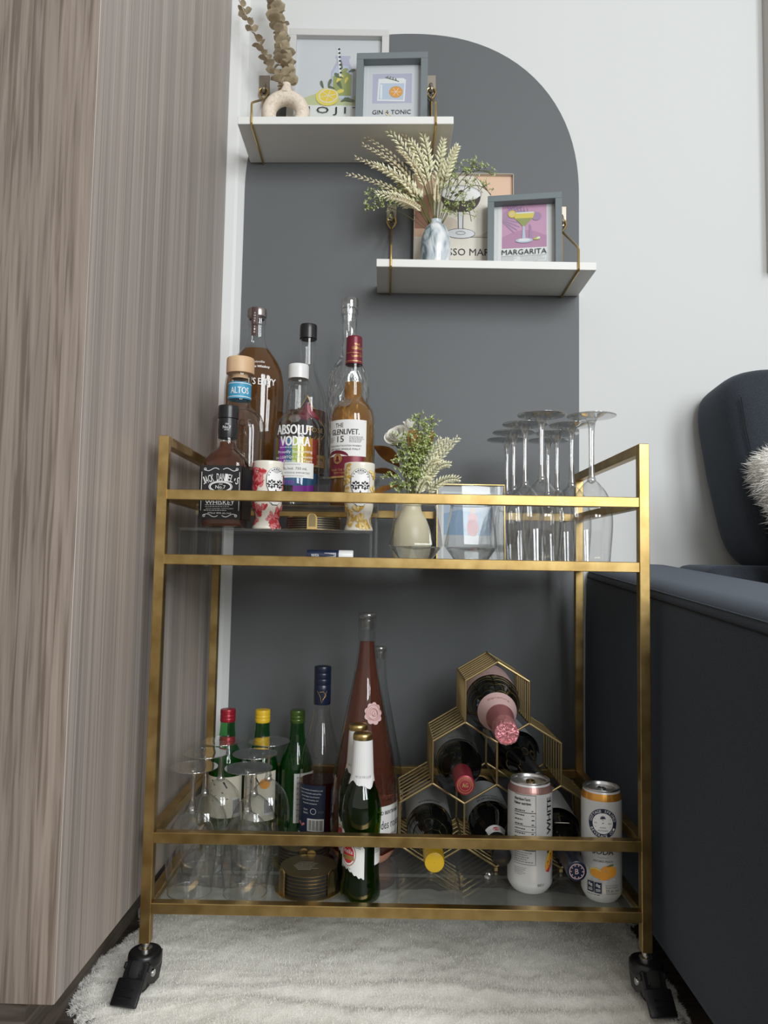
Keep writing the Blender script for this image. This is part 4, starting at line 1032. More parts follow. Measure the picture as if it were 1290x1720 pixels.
# 5 -- clear vodka bottle with rainbow print
vo = thing('vodka_bottle', 'clear vodka bottle with a white cap, bold white letters and rainbow print', 'bottle', (-175, 182, Z2))
vp = soft([(2, 0), (34, 0), (38, 2), (39.2, 8), (39.2, 8), (39.2, 80), (39.2, 118), (38, 134), (32, 148), (22, 156), (17.5, 160), (16, 168), (15.5, 196), (15.5, 205), (17.5, 206), (17.5, 214), (14, 215)], 2)
MB().lathe(vp, seg=56).build('glass_body', clear_bottle, vo, smooth=50)
MB().lathe(soft([(0.5, 3), (33, 3), (35.5, 6), (35.5, 14), (0.5, 19)], 1), seg=48).build('glass_base', heavy_glass, vo)
MB().lathe(soft([(14, 216), (17.2, 216), (17.2, 216), (17.2, 238), (16.4, 240), (16.4, 240), (0.5, 240.5)], 1), seg=40).build('cap', white_cap, vo, smooth=40)
a = Art([orange_ink, yellow_ink, lime_ink, azure_ink, purple_ink, red_ink], step=0.02)
# the rainbow panel is printed on the far side of the glass and shows through it
for i, m in enumerate((red_ink, orange_ink, yellow_ink, lime_ink, azure_ink, purple_ink)):
    a.grid(-38+i*12.6, 74+(i % 2)*4, -38+(i+1)*12.6, 126-abs(i-2.5)*3, m, 4, 6)
a.grid(-38, 40, 30, 60, azure_ink, 20, 2); a.grid(-30, 30, 10, 40, purple_ink, 12, 2)
a.build('rainbow_print', vo, cyl_map(38.2, PI, 0.0))
lb = wrap_patch('label', vo, 39.2, -48, 36, 45, 70, paper)
a = Art([ink_grey, ink]); a.text('40% alc./vol. 750 mL', -4, 60, ink, h=4.2, w=54); a.text('SUPERB VODKA IMPORTED', -2, 53, ink_grey, h=2.8, w=60); a.lines_block(-38, 46.5, 32, 49.5, 1, ink_grey, seed=5); a.lines_block(-38, 65, 32, 68.5, 1, ink_grey, seed=6)
a.build('lettering', lb, cyl_map(39.2, 0, 0.6))
a = Art([white_ink, purple_ink]); a.text('ABSOLUT', 0, 124, white_ink, h=16, w=62, bold=0.7); a.text('VODKA', 2, 105, white_ink, h=16, w=50, bold=0.8)
a.lines_block(-24, 93, 28, 96, 1, white_ink, h=1.0, seed=2)
a.text('Proudly Supporting', 2, 87, white_ink, h=6, w=60, rot=0.03); a.text('the LGBTQ+ Community', 0, 78, white_ink, h=5.5, w=66, rot=0.03); a.text('for Almost 40 Years', 2, 72.5, white_ink, h=4.5, w=60, rot=0.03)
a.text('SPIRITED', -14, 37, purple_ink, h=6, w=32)
a.build('lettering', vo, cyl_map(39.2, 0, 0.5))
MB().lathe([(0.4, 0), (9.5, 0), (9.5, 1.2), (8.3, 1.2), (8.3, 0.6), (0.4, 0.6)], seg=28).xf(Matrix.Translation((0, -35.5, 142)) @ Matrix.Rotation(math.radians(52), 4, 'X')).build('medallion', heavy_glass, vo)
# 6 -- scotch with a maroon capsule
sc_ = thing('scotch_bottle', 'scotch whisky bottle with a maroon capsule and white and maroon label', 'bottle', (-82, 182, Z2))
sp_ = soft([(2, 0), (33, 0), (36.5, 2), (37.8, 8), (37.8, 8), (37.8, 80), (37.8, 138), (37.5, 152), (33, 168), (22, 180), (17.5, 186), (17.5, 192), (17, 208), (14.5, 230), (13, 250), (13, 286)], 2)
MB().lathe(sp_, seg=56).build('glass_body', clear_bottle, sc_, smooth=50)
MB().lathe(inner(sp_, 5, 211), seg=48).build('whisky', whisky, sc_, smooth=60)
MB().lathe(soft([(14.6, 242), (14.3, 244), (13.4, 285), (13.2, 289), (12, 290.5), (0.5, 291)], 1), seg=40).build('capsule', maroon, sc_, smooth=40)
a = Art([gold_ink]); a.text('THE', 3, 274, gold_ink, h=3.6); a.text('GLENLIVET', 6, 268, gold_ink, h=5, w=24); a.text('Founded 1824', 4, 255, gold_ink, h=4, w=20, rot=0.1); a.rect(-40, 245.5, 40, 246.5, gold_ink, 20); a.rect(-40, 259.6, 40, 260.2, gold_ink, 20)
a.build('capsule_lettering', sc_, cyl_map(13.9, 0.2, 0.5))
lb = wrap_patch('label', sc_, 37.8, -46, 26, 82, 142, paper)
lb2 = wrap_patch('lower_label', sc_, 37.8, -46, 22, 46, 82, maroon)
a = Art([ink, maroon, paper, gold_ink, ink_grey])
a.fan([(-26+22*math.cos(PI*i/10)*1.0, 82+10*math.sin(PI*i/10)) for i in range(11)], maroon)
a.text('THE', -21, 133, ink, h=7, w=15); a.text('GLENLIVET.', -12, 122, ink, h=9, w=50, bold=0.25); a.text('15', -18, 110, ink, h=10, w=12); a.lines_block(-3, 104, 23, 115, 6, ink_grey, h=0.6, seed=3); a.lines_block(-44, 105, -28, 114, 5, ink_grey, h=0.6, seed=4)
a.text('SINGLE MALT SCOTCH WHISKY', -12, 99, ink, h=2.6, w=58); a.text('SPEYSIDE SINGLE MALT', -12, 93.5, ink, h=2.6, w=54); a.line([(-44, 139), (24, 139)], 0.5, ink_grey)
a.ell(-23, 78, 8.5, 8.5, gold_ink, n=24); a.ring(-23, 78, 7.2, 7.2, 0.7, maroon); a.ell(-23, 79.5, 2.6, 3.2, maroon, n=12); a.ell(-23, 75, 4, 2.6, maroon, n=12)
a.text('French Oak Reserve', -16, 60, gold_ink, h=4, w=40); a.text('SPEYSIDE', -16, 54.5, gold_ink, h=3, w=26); a.rect(-46, 46.5, 22, 49.5, gold_ink, 16)
a.build('lettering', lb, cyl_map(37.8, 0, 0.55))
MB().lathe([(0.4, 0), (10.5, 0), (10.5, 1.2), (9, 1.2), (9, 0.5), (0.4, 0.5)], seg=28).xf(Matrix.Translation((-11, -28, 171)) @ Matrix.Rotation(-0.3, 4, 'Z') @ Matrix.Rotation(math.radians(48), 4, 'X')).build('medallion', heavy_glass, sc_)
# 7 -- broad bourbon bottle
an = thing('bourbon_bottle', 'tall wide oval bourbon bottle with a pewter stopper and white letters', 'bottle', (-266, 279, Z3))
bp_ = soft([(2, 0), (40, 0), (45, 3), (47, 15), (50, 60), (54, 110), (55.5, 150), (54, 180), (47, 205), (34, 225), (22, 240), (17.5, 252), (16, 268), (16, 280), (17.5, 282), (17.5, 294), (15.5, 296)], 2)
MB().lathe(bp_, seg=60, ry=0.62).build('glass_body', clear_bottle, an, smooth=50)
MB().lathe(inner(bp_, 6, 237, 2.6), seg=56, ry=0.60).build('bourbon', bourbon, an, smooth=60)
MB().lathe(soft([(14, 292), (17.8, 297), (17.8, 297), (17.8, 309), (17, 311), (17, 311), (0.5, 311.5)], 1), seg=40, ry=0.8).build('stopper', pewter, an, smooth=40)
a = Art([brown_strip, white_ink]); a.grid(-7, 258, 5, 311, brown_strip, 4, 12); 
for i in range(8): a.text("ANGELS'E"[i], -1, 300-i*5, white_ink, h=3, w=2.6)
a.build('paper_strip', an, cyl_map(lambda z: 17.9 if z > 280 else 16.6, 0, 0.4, 17.0, ry=0.85))
arf = prof_radius(bp_)
def an_map(u, v, o):
    r = arf(v); c = max(-0.98, min(0.98, u/r)); return (u, -r*0.62*math.sqrt(1-c*c)-0.5-o, v)
a = Art([white_ink]); a.text('Louisville', 8, 207, white_ink, h=4.5, w=26); a.text('Bourbon Whiskey', 8, 197, white_ink, h=6, w=44, bold=0.2); a.text("ANGEL'S ENVY", 1, 170, white_ink, h=12.5, w=80, bold=0.25)
a.build('lettering', an, an_map)
# 8 -- black-capped bottle with a dark diamond label
bb = thing('black_cap_bottle', 'slim clear bottle with a black cap and dark diamond label, half full', 'bottle', (-171, 279, Z3))
kp = soft([(2, 0), (33, 0), (36, 2), (37, 8), (37, 8), (37, 120), (36.5, 142), (31, 165), (21, 185), (16, 200), (14.5, 215), (14, 258), (14, 266)], 2)
MB().lathe(kp, seg=50).build('glass_body', clear_bottle, bb, smooth=50)
MB().lathe(inner(kp, 5, 122), seg=44).build('liquor', liquid('dark_liquor', (0.55, 0.3, 0.14), (0.13, 0.05, 0.018), 0.4), bb, smooth=60)
MB().lathe(soft([(14.2, 256), (15.8, 257), (15.8, 257), (15.8, 280), (15, 283), (15, 283), (0.5, 283.5)], 1), seg=36).build('cap', black_cap, bb, smooth=40)
a = Art([ink, gold_ink, maroon, tan_label, cream_paper], step=0.3)
a.fan([(-4, 146), (34, 92), (36, 84), (34, 76), (-4, 34), (-40, 76), (-42, 84), (-40, 92)], gold_ink); a.fan([(-4, 142), (32, 91), (34, 84), (32, 77), (-4, 38), (-38, 77), (-40, 84), (-38, 92)], ink)
a.fan([(-4, 134), (20, 104), (-4, 100), (-28, 104)], maroon); a.fan([(-4, 70), (20, 66), (8, 46), (-4, 42), (-16, 46), (-28, 66)], maroon)
a.text('ROSE', 12, 84, gold_ink, h=8, w=30); a.grid(-38, 18, 38, 40, tan_label, 16, 2); a.text('BOURBON', 10, 32, ink, h=5.5, w=36); a.lines_block(-30, 20, 34, 27, 2, ink, seed=7)
a.build('label', bb, cyl_map(37, 0.25, 0.4))
# 9 -- tall rippled clear decanter bottle
dc = thing('rippled_bottle', 'tall empty clear bottle with diamond-cut shoulders and glass stopper', 'bottle', (-96, 279, Z3))
dp = soft([(2, 0), (30, 0), (33, 2), (34, 10), (35.5, 60), (37.5, 120), (37.5, 165), (34, 192), (26, 210), (17, 222), (14.2, 235), (13.4, 260), (13.4, 300), (13.4, 300), (15.4, 302), (15.4, 302), (15.4, 312), (13.8, 314)], 2)
MB().lathe(dp, seg=56).build('glass_body', ripple_bottle, dc, smooth=50)
mb = MB()                                    # raised cut-glass ridges crossing in diamonds
rfd = prof_radius(dp)
for s_ in (-1, 1):
    for k in range(12):
        P = []
        for i in range(26):
            z = 12+i*7.6; a_ = 2*PI*k/12+s_*i*0.085; r = rfd(z)+0.15; P.append((r*math.cos(a_), r*math.sin(a_), z))
        mb.tube(P, 0.8, seg=5)
mb.build('cut_ridges', wine_glass_solid, dc)['kind'] = 'stuff'
MB().lathe(soft([(11.5, 296), (12, 314), (12, 314), (15.2, 315), (15.2, 315), (15.2, 331), (14.2, 333.5), (14.2, 333.5), (0.5, 334)], 1), seg=36).build('stopper', heavy_glass, dc, smooth=40)
# lip balm tube lying under the riser
lbm = thing('lip_balm', 'blue and white lip balm tube lying on the glass under the lowest riser', 'lip balm', (-107, 78, GT+8.5), (0, PI/2, 0))
MB().lathe(soft([(0.5, -35), (8, -35), (8.3, -34), (8.3, -34), (8.3, 13)], 1), seg=28).build('tube', navy_label, lbm)
MB().lathe([(8.3, 13.2), (8.5, 13.4), (8.5, 34), (7.8, 35), (0.5, 35)], seg=28).build('cap', white_cap, lbm)
a = Art([white_ink, blue_label])
for i in range(9): a.rect(-4, -8+i*2, 3.0, -7.1+i*2, white_ink)
a.text('NIVEA', 0, -22, white_ink, h=4, w=11, rot=PI/2)
a.build('lettering', lbm, cyl_map(8.3, PI/2*0, 0.3))

# ---- faceted stemless tumblers
tumbler_glass = thin_glass('tumbler_glass', (0.97, 0.975, 0.975), 1.5, f0=0.045, power=3.0)
def tumbler(label, x, y, yaw):
    r = thing('stemless_glass', label, 'glass', (x, y, GT), (0, 0, yaw), group='faceted stemless glasses')
    def fac(prof, seg, tw=0): return MB().lathe(prof, seg=seg)
    mb = MB(); n = 8
    lv = [(22, 0, 0), (41, 26, 0.5), (40.5, 28, 0.5), (31.5, 88, 0.0)]
    vs = []; fs = []
    for r_, z, tw in lv:
        for k in range(n): a_ = 2*PI*(k+tw)/n; vs.append((r_*math.cos(a_), r_*math.sin(a_), z))
    for k in range(n):
        l = (k+1) % n
        fs += [(k, l, n+k), (n+k, l, n+l), (n+k, n+l, 2*n+l, 2*n+k), (2*n+k, 3*n+l, 3*n+k), (2*n+k, 2*n+l, 3*n+l)]
    mb.add(vs, fs)
    mb.build('bowl', tumbler_glass, r, smooth=0)
    base = MB(); lv2 = [(1, 0.5, 0), (21, 0.5, 0), (37, 22, 0.5), (36, 24, 0.5), (1, 19, 0.5)]; vs = []; fs = []
    for r_, z, tw in lv2:
        for k in range(n): a_ = 2*PI*(k+tw)/n; vs.append((r_*math.cos(a_), r_*math.sin(a_), z))
    for j in range(4):
        for k in range(n):
            l = (k+1) % n
            fs += [(j*n+k, j*n+l, (j+1)*n+k), ((j+1)*n+k, j*n+l, (j+1)*n+l)]
    fs += [tuple(range(n-1, -1, -1)), tuple(range(4*n, 5*n))]
    base.add(vs, fs); base.build('thick_base', heavy_glass, r, smooth=0)
    e = MB(); e.tube([(31.5*math.cos(2*PI*k/32), 31.5*math.sin(2*PI*k/32), 88) for k in range(32)], 0.7, seg=6, closed=True); e.build('rim', wine_glass_solid, r)
    return r
tumbler('faceted stemless glass beside the acrylic risers', 22, 64, 0.2)
tumbler('faceted stemless glass beside the upside-down wine glasses', 105, 66, 0.5)

# ---- upside-down wine glasses
def glass_proto(name, label, group, H_, Rf, Rb, Rrim, stem, bowl):
    """upside-down stemware, origin at the rim plane"""
    r = thing(name, label, 'wine glass', (0, 0, 0), group=group)
    zb = H_-stem-6                                # top of the bowl
    prof = soft([(Rrim, 0), (Rrim+(Rb-Rrim)*0.55, bowl*0.25), (Rb, bowl*0.48), (Rb*0.97, bowl*0.66), (Rb*0.78, bowl*0.84), (Rb*0.42, bowl*0.96), (5, bowl+2)], 3)
    pin = [(max(1.0, q-1.0), z) for q, z in prof][:-6]
    mb = MB().lathe(prof, seg=48); mb.build('bowl', wine_glass_wall, r, smooth=180)
    e = MB(); e.tube([(Rrim*math.cos(2*PI*k/40), Rrim*math.sin(2*PI*k/40), 0.7) for k in range(40)], 0.7, seg=6, closed=True); e.build('rim', wine_glass_solid, r)
    st = soft([(0.3, bowl-4), (6, bowl-1), (7, bowl+1), (4.6, bowl+8), (3.9, bowl+25), (4.0, H_-30), (5.2, H_-12), (9, H_-5)], 2)
    st += soft([(9, H_-5), (20, H_-3.2), (Rf-1, H_-1.8), (Rf, H_-1.0), (Rf-0.6, H_), (0.3, H_-0.6)], 1)
    MB().lathe(st, seg=44).build('stem_and_foot', wine_glass_solid, r, smooth=50)
    return r
G1 = 'upside-down wine glasses on the upper shelf'
wl = ['upside-down tall wine glass, front row on the left, beside the stemless glass', 'upside-down tall wine glass, front row on the right, nearest the brass end post',
      'upside-down tall wine glass, left one of the second row', 'upside-down tall wine glass, right one of the second row',
      'upside-down tall wine glass, left one of the third row', 'upside-down tall wine glass, right one of the third row',
      'upside-down tall wine glass, left one of the back row', 'upside-down tall wine glass, right one of the back row']
P1 = [(212, 72), (288, 72), (201, 148), (277, 148), (196, 224), (271, 224), (197, 300), (272, 300)]
g1 = glass_proto('wine_glass', wl[0], G1, 229, 37, 31.5, 26.5, 92, 128)
for i, (x, y) in enumerate(P1):
    if i == 0: g1.location = Vector((x, y, GT))*S
    else: dup(g1, (x, y, GT), wl[i])

# ---- cream vase with mixed faux flowers, and the little gold frame behind it
cv = thing('flower_vase', 'rounded cream vase holding the small mixed bouquet on the upper shelf', 'vase', (20, 212, GT))
MB().lathe(soft([(0.5, 0), (24, 0), (30, 4), (35, 30), (34, 52), (25, 76), (17, 88), (16, 98), (18, 104), (16.5, 104), (14, 98), (14, 70)], 2), seg=40).build('body', pm('cream_vase', (0.66, 0.6, 0.42), 0.35), cv, smooth=60)
fb = thing('mixed_bouquet', 'small faux bouquet of white roses, rust leaves and green sprays', 'bouquet', (20, 208, GT+96))
B0 = (20, 208, GT+96)
def L3(x, y, z): return (x-B0[0], y-B0[1], z-B0[2])
for i, (tx, ty, tz) in enumerate(((31, 190, 857), (54, 195, 849), (40, 180, 838), (17, 172, 800), (-2, 170, 806), (30, 168, 790), (45, 175, 800), (-21, 172, 752), (0, 165, 775), (20, 165, 768), (38, 168, 812), (-10, 175, 815), (10, 168, 812), (55, 185, 820), (28, 172, 828))):
    p = Vector(L3(tx, ty, tz)); spray(fb, (random.uniform(-6, 6), -3, -20), p, (p.x*0.35, p.y*0.4, p.z*0.6), 200+i, nb=9, L=17)
for i, (tx, ty, tz) in enumerate(((94, 185, 814), (78, 188, 812), (96, 180, 745), (62, 180, 775), (80, 178, 770), (48, 182, 742), (66, 184, 812))):
    g = random.Random(300+i); p = Vector(L3(tx, ty, tz)); mid = (p.x*0.5, p.y*0.6, p.z*0.85+18) if tz < 780 else (p.x*0.3, p.y*0.5, p.z*0.6)
    P = bez((0, 0, -20), mid, p, 20); mb = MB(); mb.tube(P[:15], 0.8, seg=5); spike(mb, P[7:], 7.5, 1, 24, 11, g)
    mb.build('pampas_spray', [stem_green, wheat_m, wheat_tan], fb, smooth=0)
rl = leaf_mesh('leaf', 62, 36, rust_leaf, 0.2, nL=8, round_=False)
for p, d, ro, sc in (((-2, 230, 770), (-0.75, -0.2, 0.55), 0.5, 0.95), ((-2, 225, 752), (-0.95, -0.15, 0.1), 0.2, 0.9), ((0, 215, 735), (-0.85, -0.25, -0.4), -0.3, 0.9), ((42, 232, 785), (0.25, 0.1, 0.9), 0.2, 0.85), ((24, 235, 792), (-0.1, 0.1, 0.95), -0.4, 0.85), ((44, 214, 800), (0.35, -0.1, 0.85), 1.2, 0.55)):
    put_leaf(rl, fb, L3(*p), d, ro, sc, 'rust_leaf')
def rose(p, d, R_, n, seed, tight=1.0):
    g = random.Random(seed); mb = MB()
    q = Vector(d).normalized().to_track_quat('Z', 'Y').to_matrix().to_4x4()
    for k in range(n):
        a_ = k*2.4; t = k/n; r0 = R_*(0.15+0.75*t)*tight; hgt = R_*(1.35-0.45*t); vs = []; fs = []
        for i in range(6):
            u = i/5
            for j in range(7):
                b = (j-3)/3*(0.95-0.1*t)
                rr = r0*(0.5+0.65*math.sin(u*1.7))+R_*0.25*t*u*u; 
                vs.append((rr*math.cos(a_+b), rr*math.sin(a_+b), hgt*u*(1-0.14*abs(j-3)/3*u)-R_*0.3))
        for i in range(5):
            for j in range(6): fs.append((i*7+j, i*7+j+1, (i+1)*7+j+1, (i+1)*7+j))
        mb.add(vs, fs)
    mb.xf(Matrix.Translation(p) @ q); return mb
rose(L3(-4, 182, 812), (-0.35, -0.75, 0.6), 19, 13, 5).build('rose', petal_white, fb, smooth=180)
rose(L3(14, 196, 834), (-0.2, -0.3, 0.95), 15, 7, 9, 0.75).build('rose_bud', petal_white, fb, smooth=180)
P = bez((0, 0, -20), (2, -6, 60), L3(14, 198, 826), 8); MB().tube(P, 1.2, seg=6).build('stem', stem_green, fb)
def draw_small(a):
    a.rect(-58, 8, 58, 138, pgrey); a.rect(-54, 8, 44, 134, white_ink); a.rect(-50, 8, 40, 130, skyb)
    a.poly([(-50, 92), (-20, 100), (10, 94), (40, 104), (40, 116), (0, 108), (-50, 112)], pblue); a.rect(-50, 8, 40, 52, pgrey)
    a.ell(4, 84, 9, 10, pinkred); a.ell(4, 66, 11, 16, red_ink); a.ell(4, 98, 5, 6, peach)
fr = picture('photo_frame', 'thin gold photo frame with a blue picture behind the stemless glasses', 128, 148, 10, 2.6, 134, 322, GT+0.5, math.radians(5), 0, gold, [pgrey, white_ink, skyb, pblue, pinkred, red_ink, peach], draw_small, pgrey)

# ================================================================== ON THE LOWER GLASS SHELF
G2 = 'upside-down wine glasses on the bottom shelf'
wl2 = ['upside-down wine glass on the bottom shelf, front row nearest the left post', 'upside-down wine glass on the bottom shelf, front row beside the coaster stack',
       'upside-down wine glass on the bottom shelf, left one of the middle row', 'upside-down wine glass on the bottom shelf, right one of the middle row',
       'upside-down wine glass on the bottom shelf, left one of the back row', 'upside-down wine glass on the bottom shelf, right one of the back row']
g2 = glass_proto('wine_glass', wl2[0], G2, 176, 35, 36.5, 31, 62, 112)
for i, (x, y) in enumerate([(-297, 55), (-217, 55), (-298, 134), (-222, 136), (-291, 214), (-212, 216)]):
    if i == 0: g2.location = Vector((x, y, GL))*S
    else: dup(g2, (x, y, GL), wl2[i])
# ---- green soju bottles
sj = soft([(1, 0), (26, 0), (29, 2), (30.5, 8), (30.5, 8), (30.5, 100), (29.5, 116), (24, 134), (17, 150), (14, 164), (12.8, 180), (12.6, 192)], 2)
def soju(label, x, y, cap, art):
    r = thing('soju_bottle', label, 'bottle', (x, y, GL), group='green soju bottles')
    MB().lathe(sj, seg=44).build('glass_body', green_bottle, r, smooth=50)
    MB().lathe(inner(sj, 4, 132), seg=36).build('soju', green_liquid, r, smooth=60)
    c = MB().lathe(soft([(12.9, 188), (13.6, 190), (13.6, 194), (13.0, 195), (13.6, 196.5), (13.6, 200), (13.0, 201), (13.6, 202.5), (13.6, 208), (12.8, 210.5), (0.5, 211)], 1), seg=36)
    c.build('cap', cap, r, smooth=40)
    a = Art([paper, cream_paper, ink, orange_ink, leafd, red_ink, ink_grey]); art(a); a.build('label', r, cyl_map(30.5, 0, 0.4))
    return r
def art1(a):
    a.grid(-40, 28, 40, 98, cream_paper, 24, 2); a.line([(-20, 92), (-14, 84), (-22, 74), (-12, 66), (-18, 56)], 3, ink); a.line([(2, 90), (8, 80), (0, 72), (10, 60)], 3, ink)
    a.rect(18, 32, 34, 62, paper, 6)
    for i in range(9): a.rect(19.5+i*1.6, 34, 20.3+i*1.6, 58, ink)
def art2(a):
    a.grid(-32, 24, 34, 108, cream_paper, 20, 2); a.line([(-18, 100), (-12, 90), (-20, 80), (-10, 70), (-18, 58)], 3.2, ink); a.line([(-4, 98), (2, 88), (-6, 76)], 2.6, ink)
    a.ell(12, 88, 10, 9, orange_ink); a.ell(16, 91, 4, 3, orange_ink); a.petal(14, 97, 12, 5, 0.4, leafd)
    a.rect(10, 34, 30, 62, paper, 6)
    for i in range(10): a.rect(11.5+i*1.7, 38, 12.4+i*1.7, 60, ink)
def art3(a):
    a.grid(0, 22, 44, 106, paper, 16, 2); a.line([(2, 104), (42, 104)], 0.5, ink_grey)
    for i, s_ in enumerate(('IMPORTED', 'AND BOTTLED', 'IN KOREA', 'Cont. / Vol.', 'Ingredients', 'Water, rice', 'Ingredients', 'Contents')):
        a.text(s_, 18, 99-i*9.2, ink, h=3.6, w=26)
soju('green soju bottle with a red cap behind the wine glasses', -301, 304, red_cap, art1)
soju('green soju bottle with a yellow cap and orange fruit label', -238.5, 304, yellow_cap, art2)
soju('green soju bottle with a green cap and white text label', -176, 306, green_cap, art3)
# ---- navy-capped bottle of deep rose wine
nv_ = thing('rose_wine_bottle', 'clear wine bottle with a navy screw cap, half full of deep rose wine', 'bottle', (-128, 251, GL))
np_ = soft([(1, 0), (30, 0), (34.5, 3), (36, 10), (36, 10), (36, 100), (36, 128), (33, 150), (24, 180), (17, 205), (14.5, 225), (14, 240), (14, 296)], 2)
MB().lathe(np_, seg=50).build('glass_body', clear_bottle, nv_, smooth=50)
MB().lathe(inner(np_, 6, 106), seg=44).build('wine', red_cordial, nv_, smooth=60)
MB().lathe(soft([(14.3, 232), (14.8, 234), (14.8, 264), (14.2, 265), (14.8, 267), (14.8, 274), (14.2, 275.5), (14.8, 277), (14.8, 284), (14.2, 285.5), (14.8, 287), (14.8, 294), (14, 297), (0.5, 297.5)], 1), seg=40).build('screw_cap', navy_cap, nv_, smooth=40)
a = Art([gold_ink]); a.line([(-8, 256), (-2, 246), (0, 236), (4, 244), (9, 256)], 0.7, gold_ink); a.line([(-4, 254), (3, 255), (8, 248), (2, 242)], 0.7, gold_ink); a.build('cap_drawing', nv_, cyl_map(14.8, 0, 0.35))
lb = wrap_patch('label', nv_, 36, -40, 12, 24, 104, navy_label)
a = Art([white_ink, paper, pinkred, ink, ink_grey])
for i, s_ in enumerate(('Aromatic and lots of strawberry and', 'raspberry. A fresh bottle, ready sparkling', 'and refreshing in lots of summer', 'picnics, warm beaches, and', 'beyond compare')): a.text(s_, -15, 96-i*5.4, white_ink, h=3.2, w=44-i*4.5, rot=-0.02)
a.ring(-8, 62, 5, 5, 0.7, white_ink); a.text('Enjoy', -22, 64, white_ink, h=3.4); a.text('Sante', -22, 59, white_ink, h=3); a.text('VQA', 5, 61, ink_grey, h=5, w=10)
a.grid(-18, 30, 10, 50, paper, 8, 2)
for i in range(13): a.rect(-16.6+i*2, 31.5, -16.6+i*2+(1.2 if i % 3 else 0.7), 48, ink)
a.petal(-30, 36, 9, 6, 0.6, pinkred); a.petal(-30, 38, 7, 5, 2.2, pinkred); a.grid(-40, 18, 12, 25, paper, 14, 1); a.text('PRODUCT 12.5% alc./vol. 750 mL', -12, 21.5, ink, h=2.8, w=46)
a.build('lettering', lb, cyl_map(36, 0, 0.6))
# ---- big rose bottles with a sculpted rose base
def rose_bottle(label, x, y, k, full):
    r = thing('rose_bottle', label, 'bottle', (x, y, GL))
    pr = [(1, 3), (40, 3), (47, 8), (52, 22), (55, 50), (55, 85), (54, 112), (49, 150), (40, 195), (30, 245), (21, 290), (16, 322), (14.2, 345), (13.6, 372), (13.6, 372), (15, 373), (15, 373), (15, 383), (13, 384)]
    p = soft([(a_*k, z*k) for a_, z in pr], 2)
    MB().lathe(p, seg=56).build('glass_body', clear_bottle, r, smooth=50)
    MB().lathe(inner(p, 8*k, (346 if full else 60)*k, 2.4), seg=48).build('wine', rose_wine, r, smooth=60)
    MB().lathe(soft([(10*k, 366*k), (11*k, 382*k), (11*k, 384*k), (14.8*k, 385*k), (14.8*k, 385*k), (15.2*k, 391*k), (13.5*k, 394*k), (0.5, 394*k)], 1), seg=36).build('glass_stopper', heavy_glass, r, smooth=40)
    mb = MB(); pk = 10
    for i in range(pk):                     # petals pressed into the punt
        a_ = 2*PI*i/pk; vs = []; fs = []
        for u in range(5):
            for v in range(5):
                t = u/4; s_ = (v-2)/2
                rr = (36+16*t+2.5*math.cos(s_*1.4))*k; vs.append((rr*math.cos(a_+s_*0.34), rr*math.sin(a_+s_*0.34), (0.4+17*t*t+4*math.cos(s_*1.5)*t)*k))
        for u in range(4):
            for v in range(4): fs.append((u*5+v, u*5+v+1, u*5+v+6, u*5+v+5))
        mb.add(vs, fs)
    mb.build('rose_base', pm('rose_glass_base', (0.62, 0.27, 0.17), 0.12, spec=0.9), r, smooth=180)
    rf = prof_radius(p)
    mp = cyl_map(rf, math.radians(18), 0.3, 54.0*k)
    lbl = Art([paper, ink, ink_grey], step=0.08); lbl.grid(-24*k, 34*k, 62*k, 94*k, paper, 30, 6); lbl.text('GERARD BERTRAND', 22*k, 84*k, ink, h=5.5*k, w=62*k, bold=0.15); lbl.text('Cote des roses', 20*k, 66*k, ink, h=13*k, w=74*k); lbl.text('GRENACHE  SYRAH  CINSAULT', 20*k, 49*k, ink_grey, h=3.6*k, w=66*k); lbl.text('APPELLATION LANGUEDOC', 20*k, 41*k, ink_grey, h=3*k, w=60*k)
    lbl.build('label', r, mp)
    a = Art([pale_pink, clay], step=0.05); u0, v0 = 0, 0
    cx_, cz_ = 7*k, 235*k
    sealm = cyl_map(rf, math.radians(12), 0.6, 32*k)
    a.ell(cx_, cz_, 13.5*k, 15.5*k, pale_pink, n=22)
    for i in range(9): a.ell(cx_+11*k*math.cos(i*0.7), cz_+13*k*math.sin(i*0.7), 4.6*k, 4.6*k, pale_pink, n=10)
    for i in range(6): a.ring(cx_+0.8*math.sin(i*2)*k, cz_+0.8*math.cos(i*2)*k, (12-1.9*i)*k, (13-2.1*i)*k, 0.8*k, clay, n=18, a0=i*1.9, a1=i*1.9+4.2)
    if full: a.build('rose_seal', r, sealm)
    return r
rose_bottle('large full rose wine bottle with a rose seal behind the beer bottles', -51, 192, 1.0, True)
rose_bottle('smaller rose-based wine bottle hidden behind the large rose bottle', -30, 302, 0.83, False)
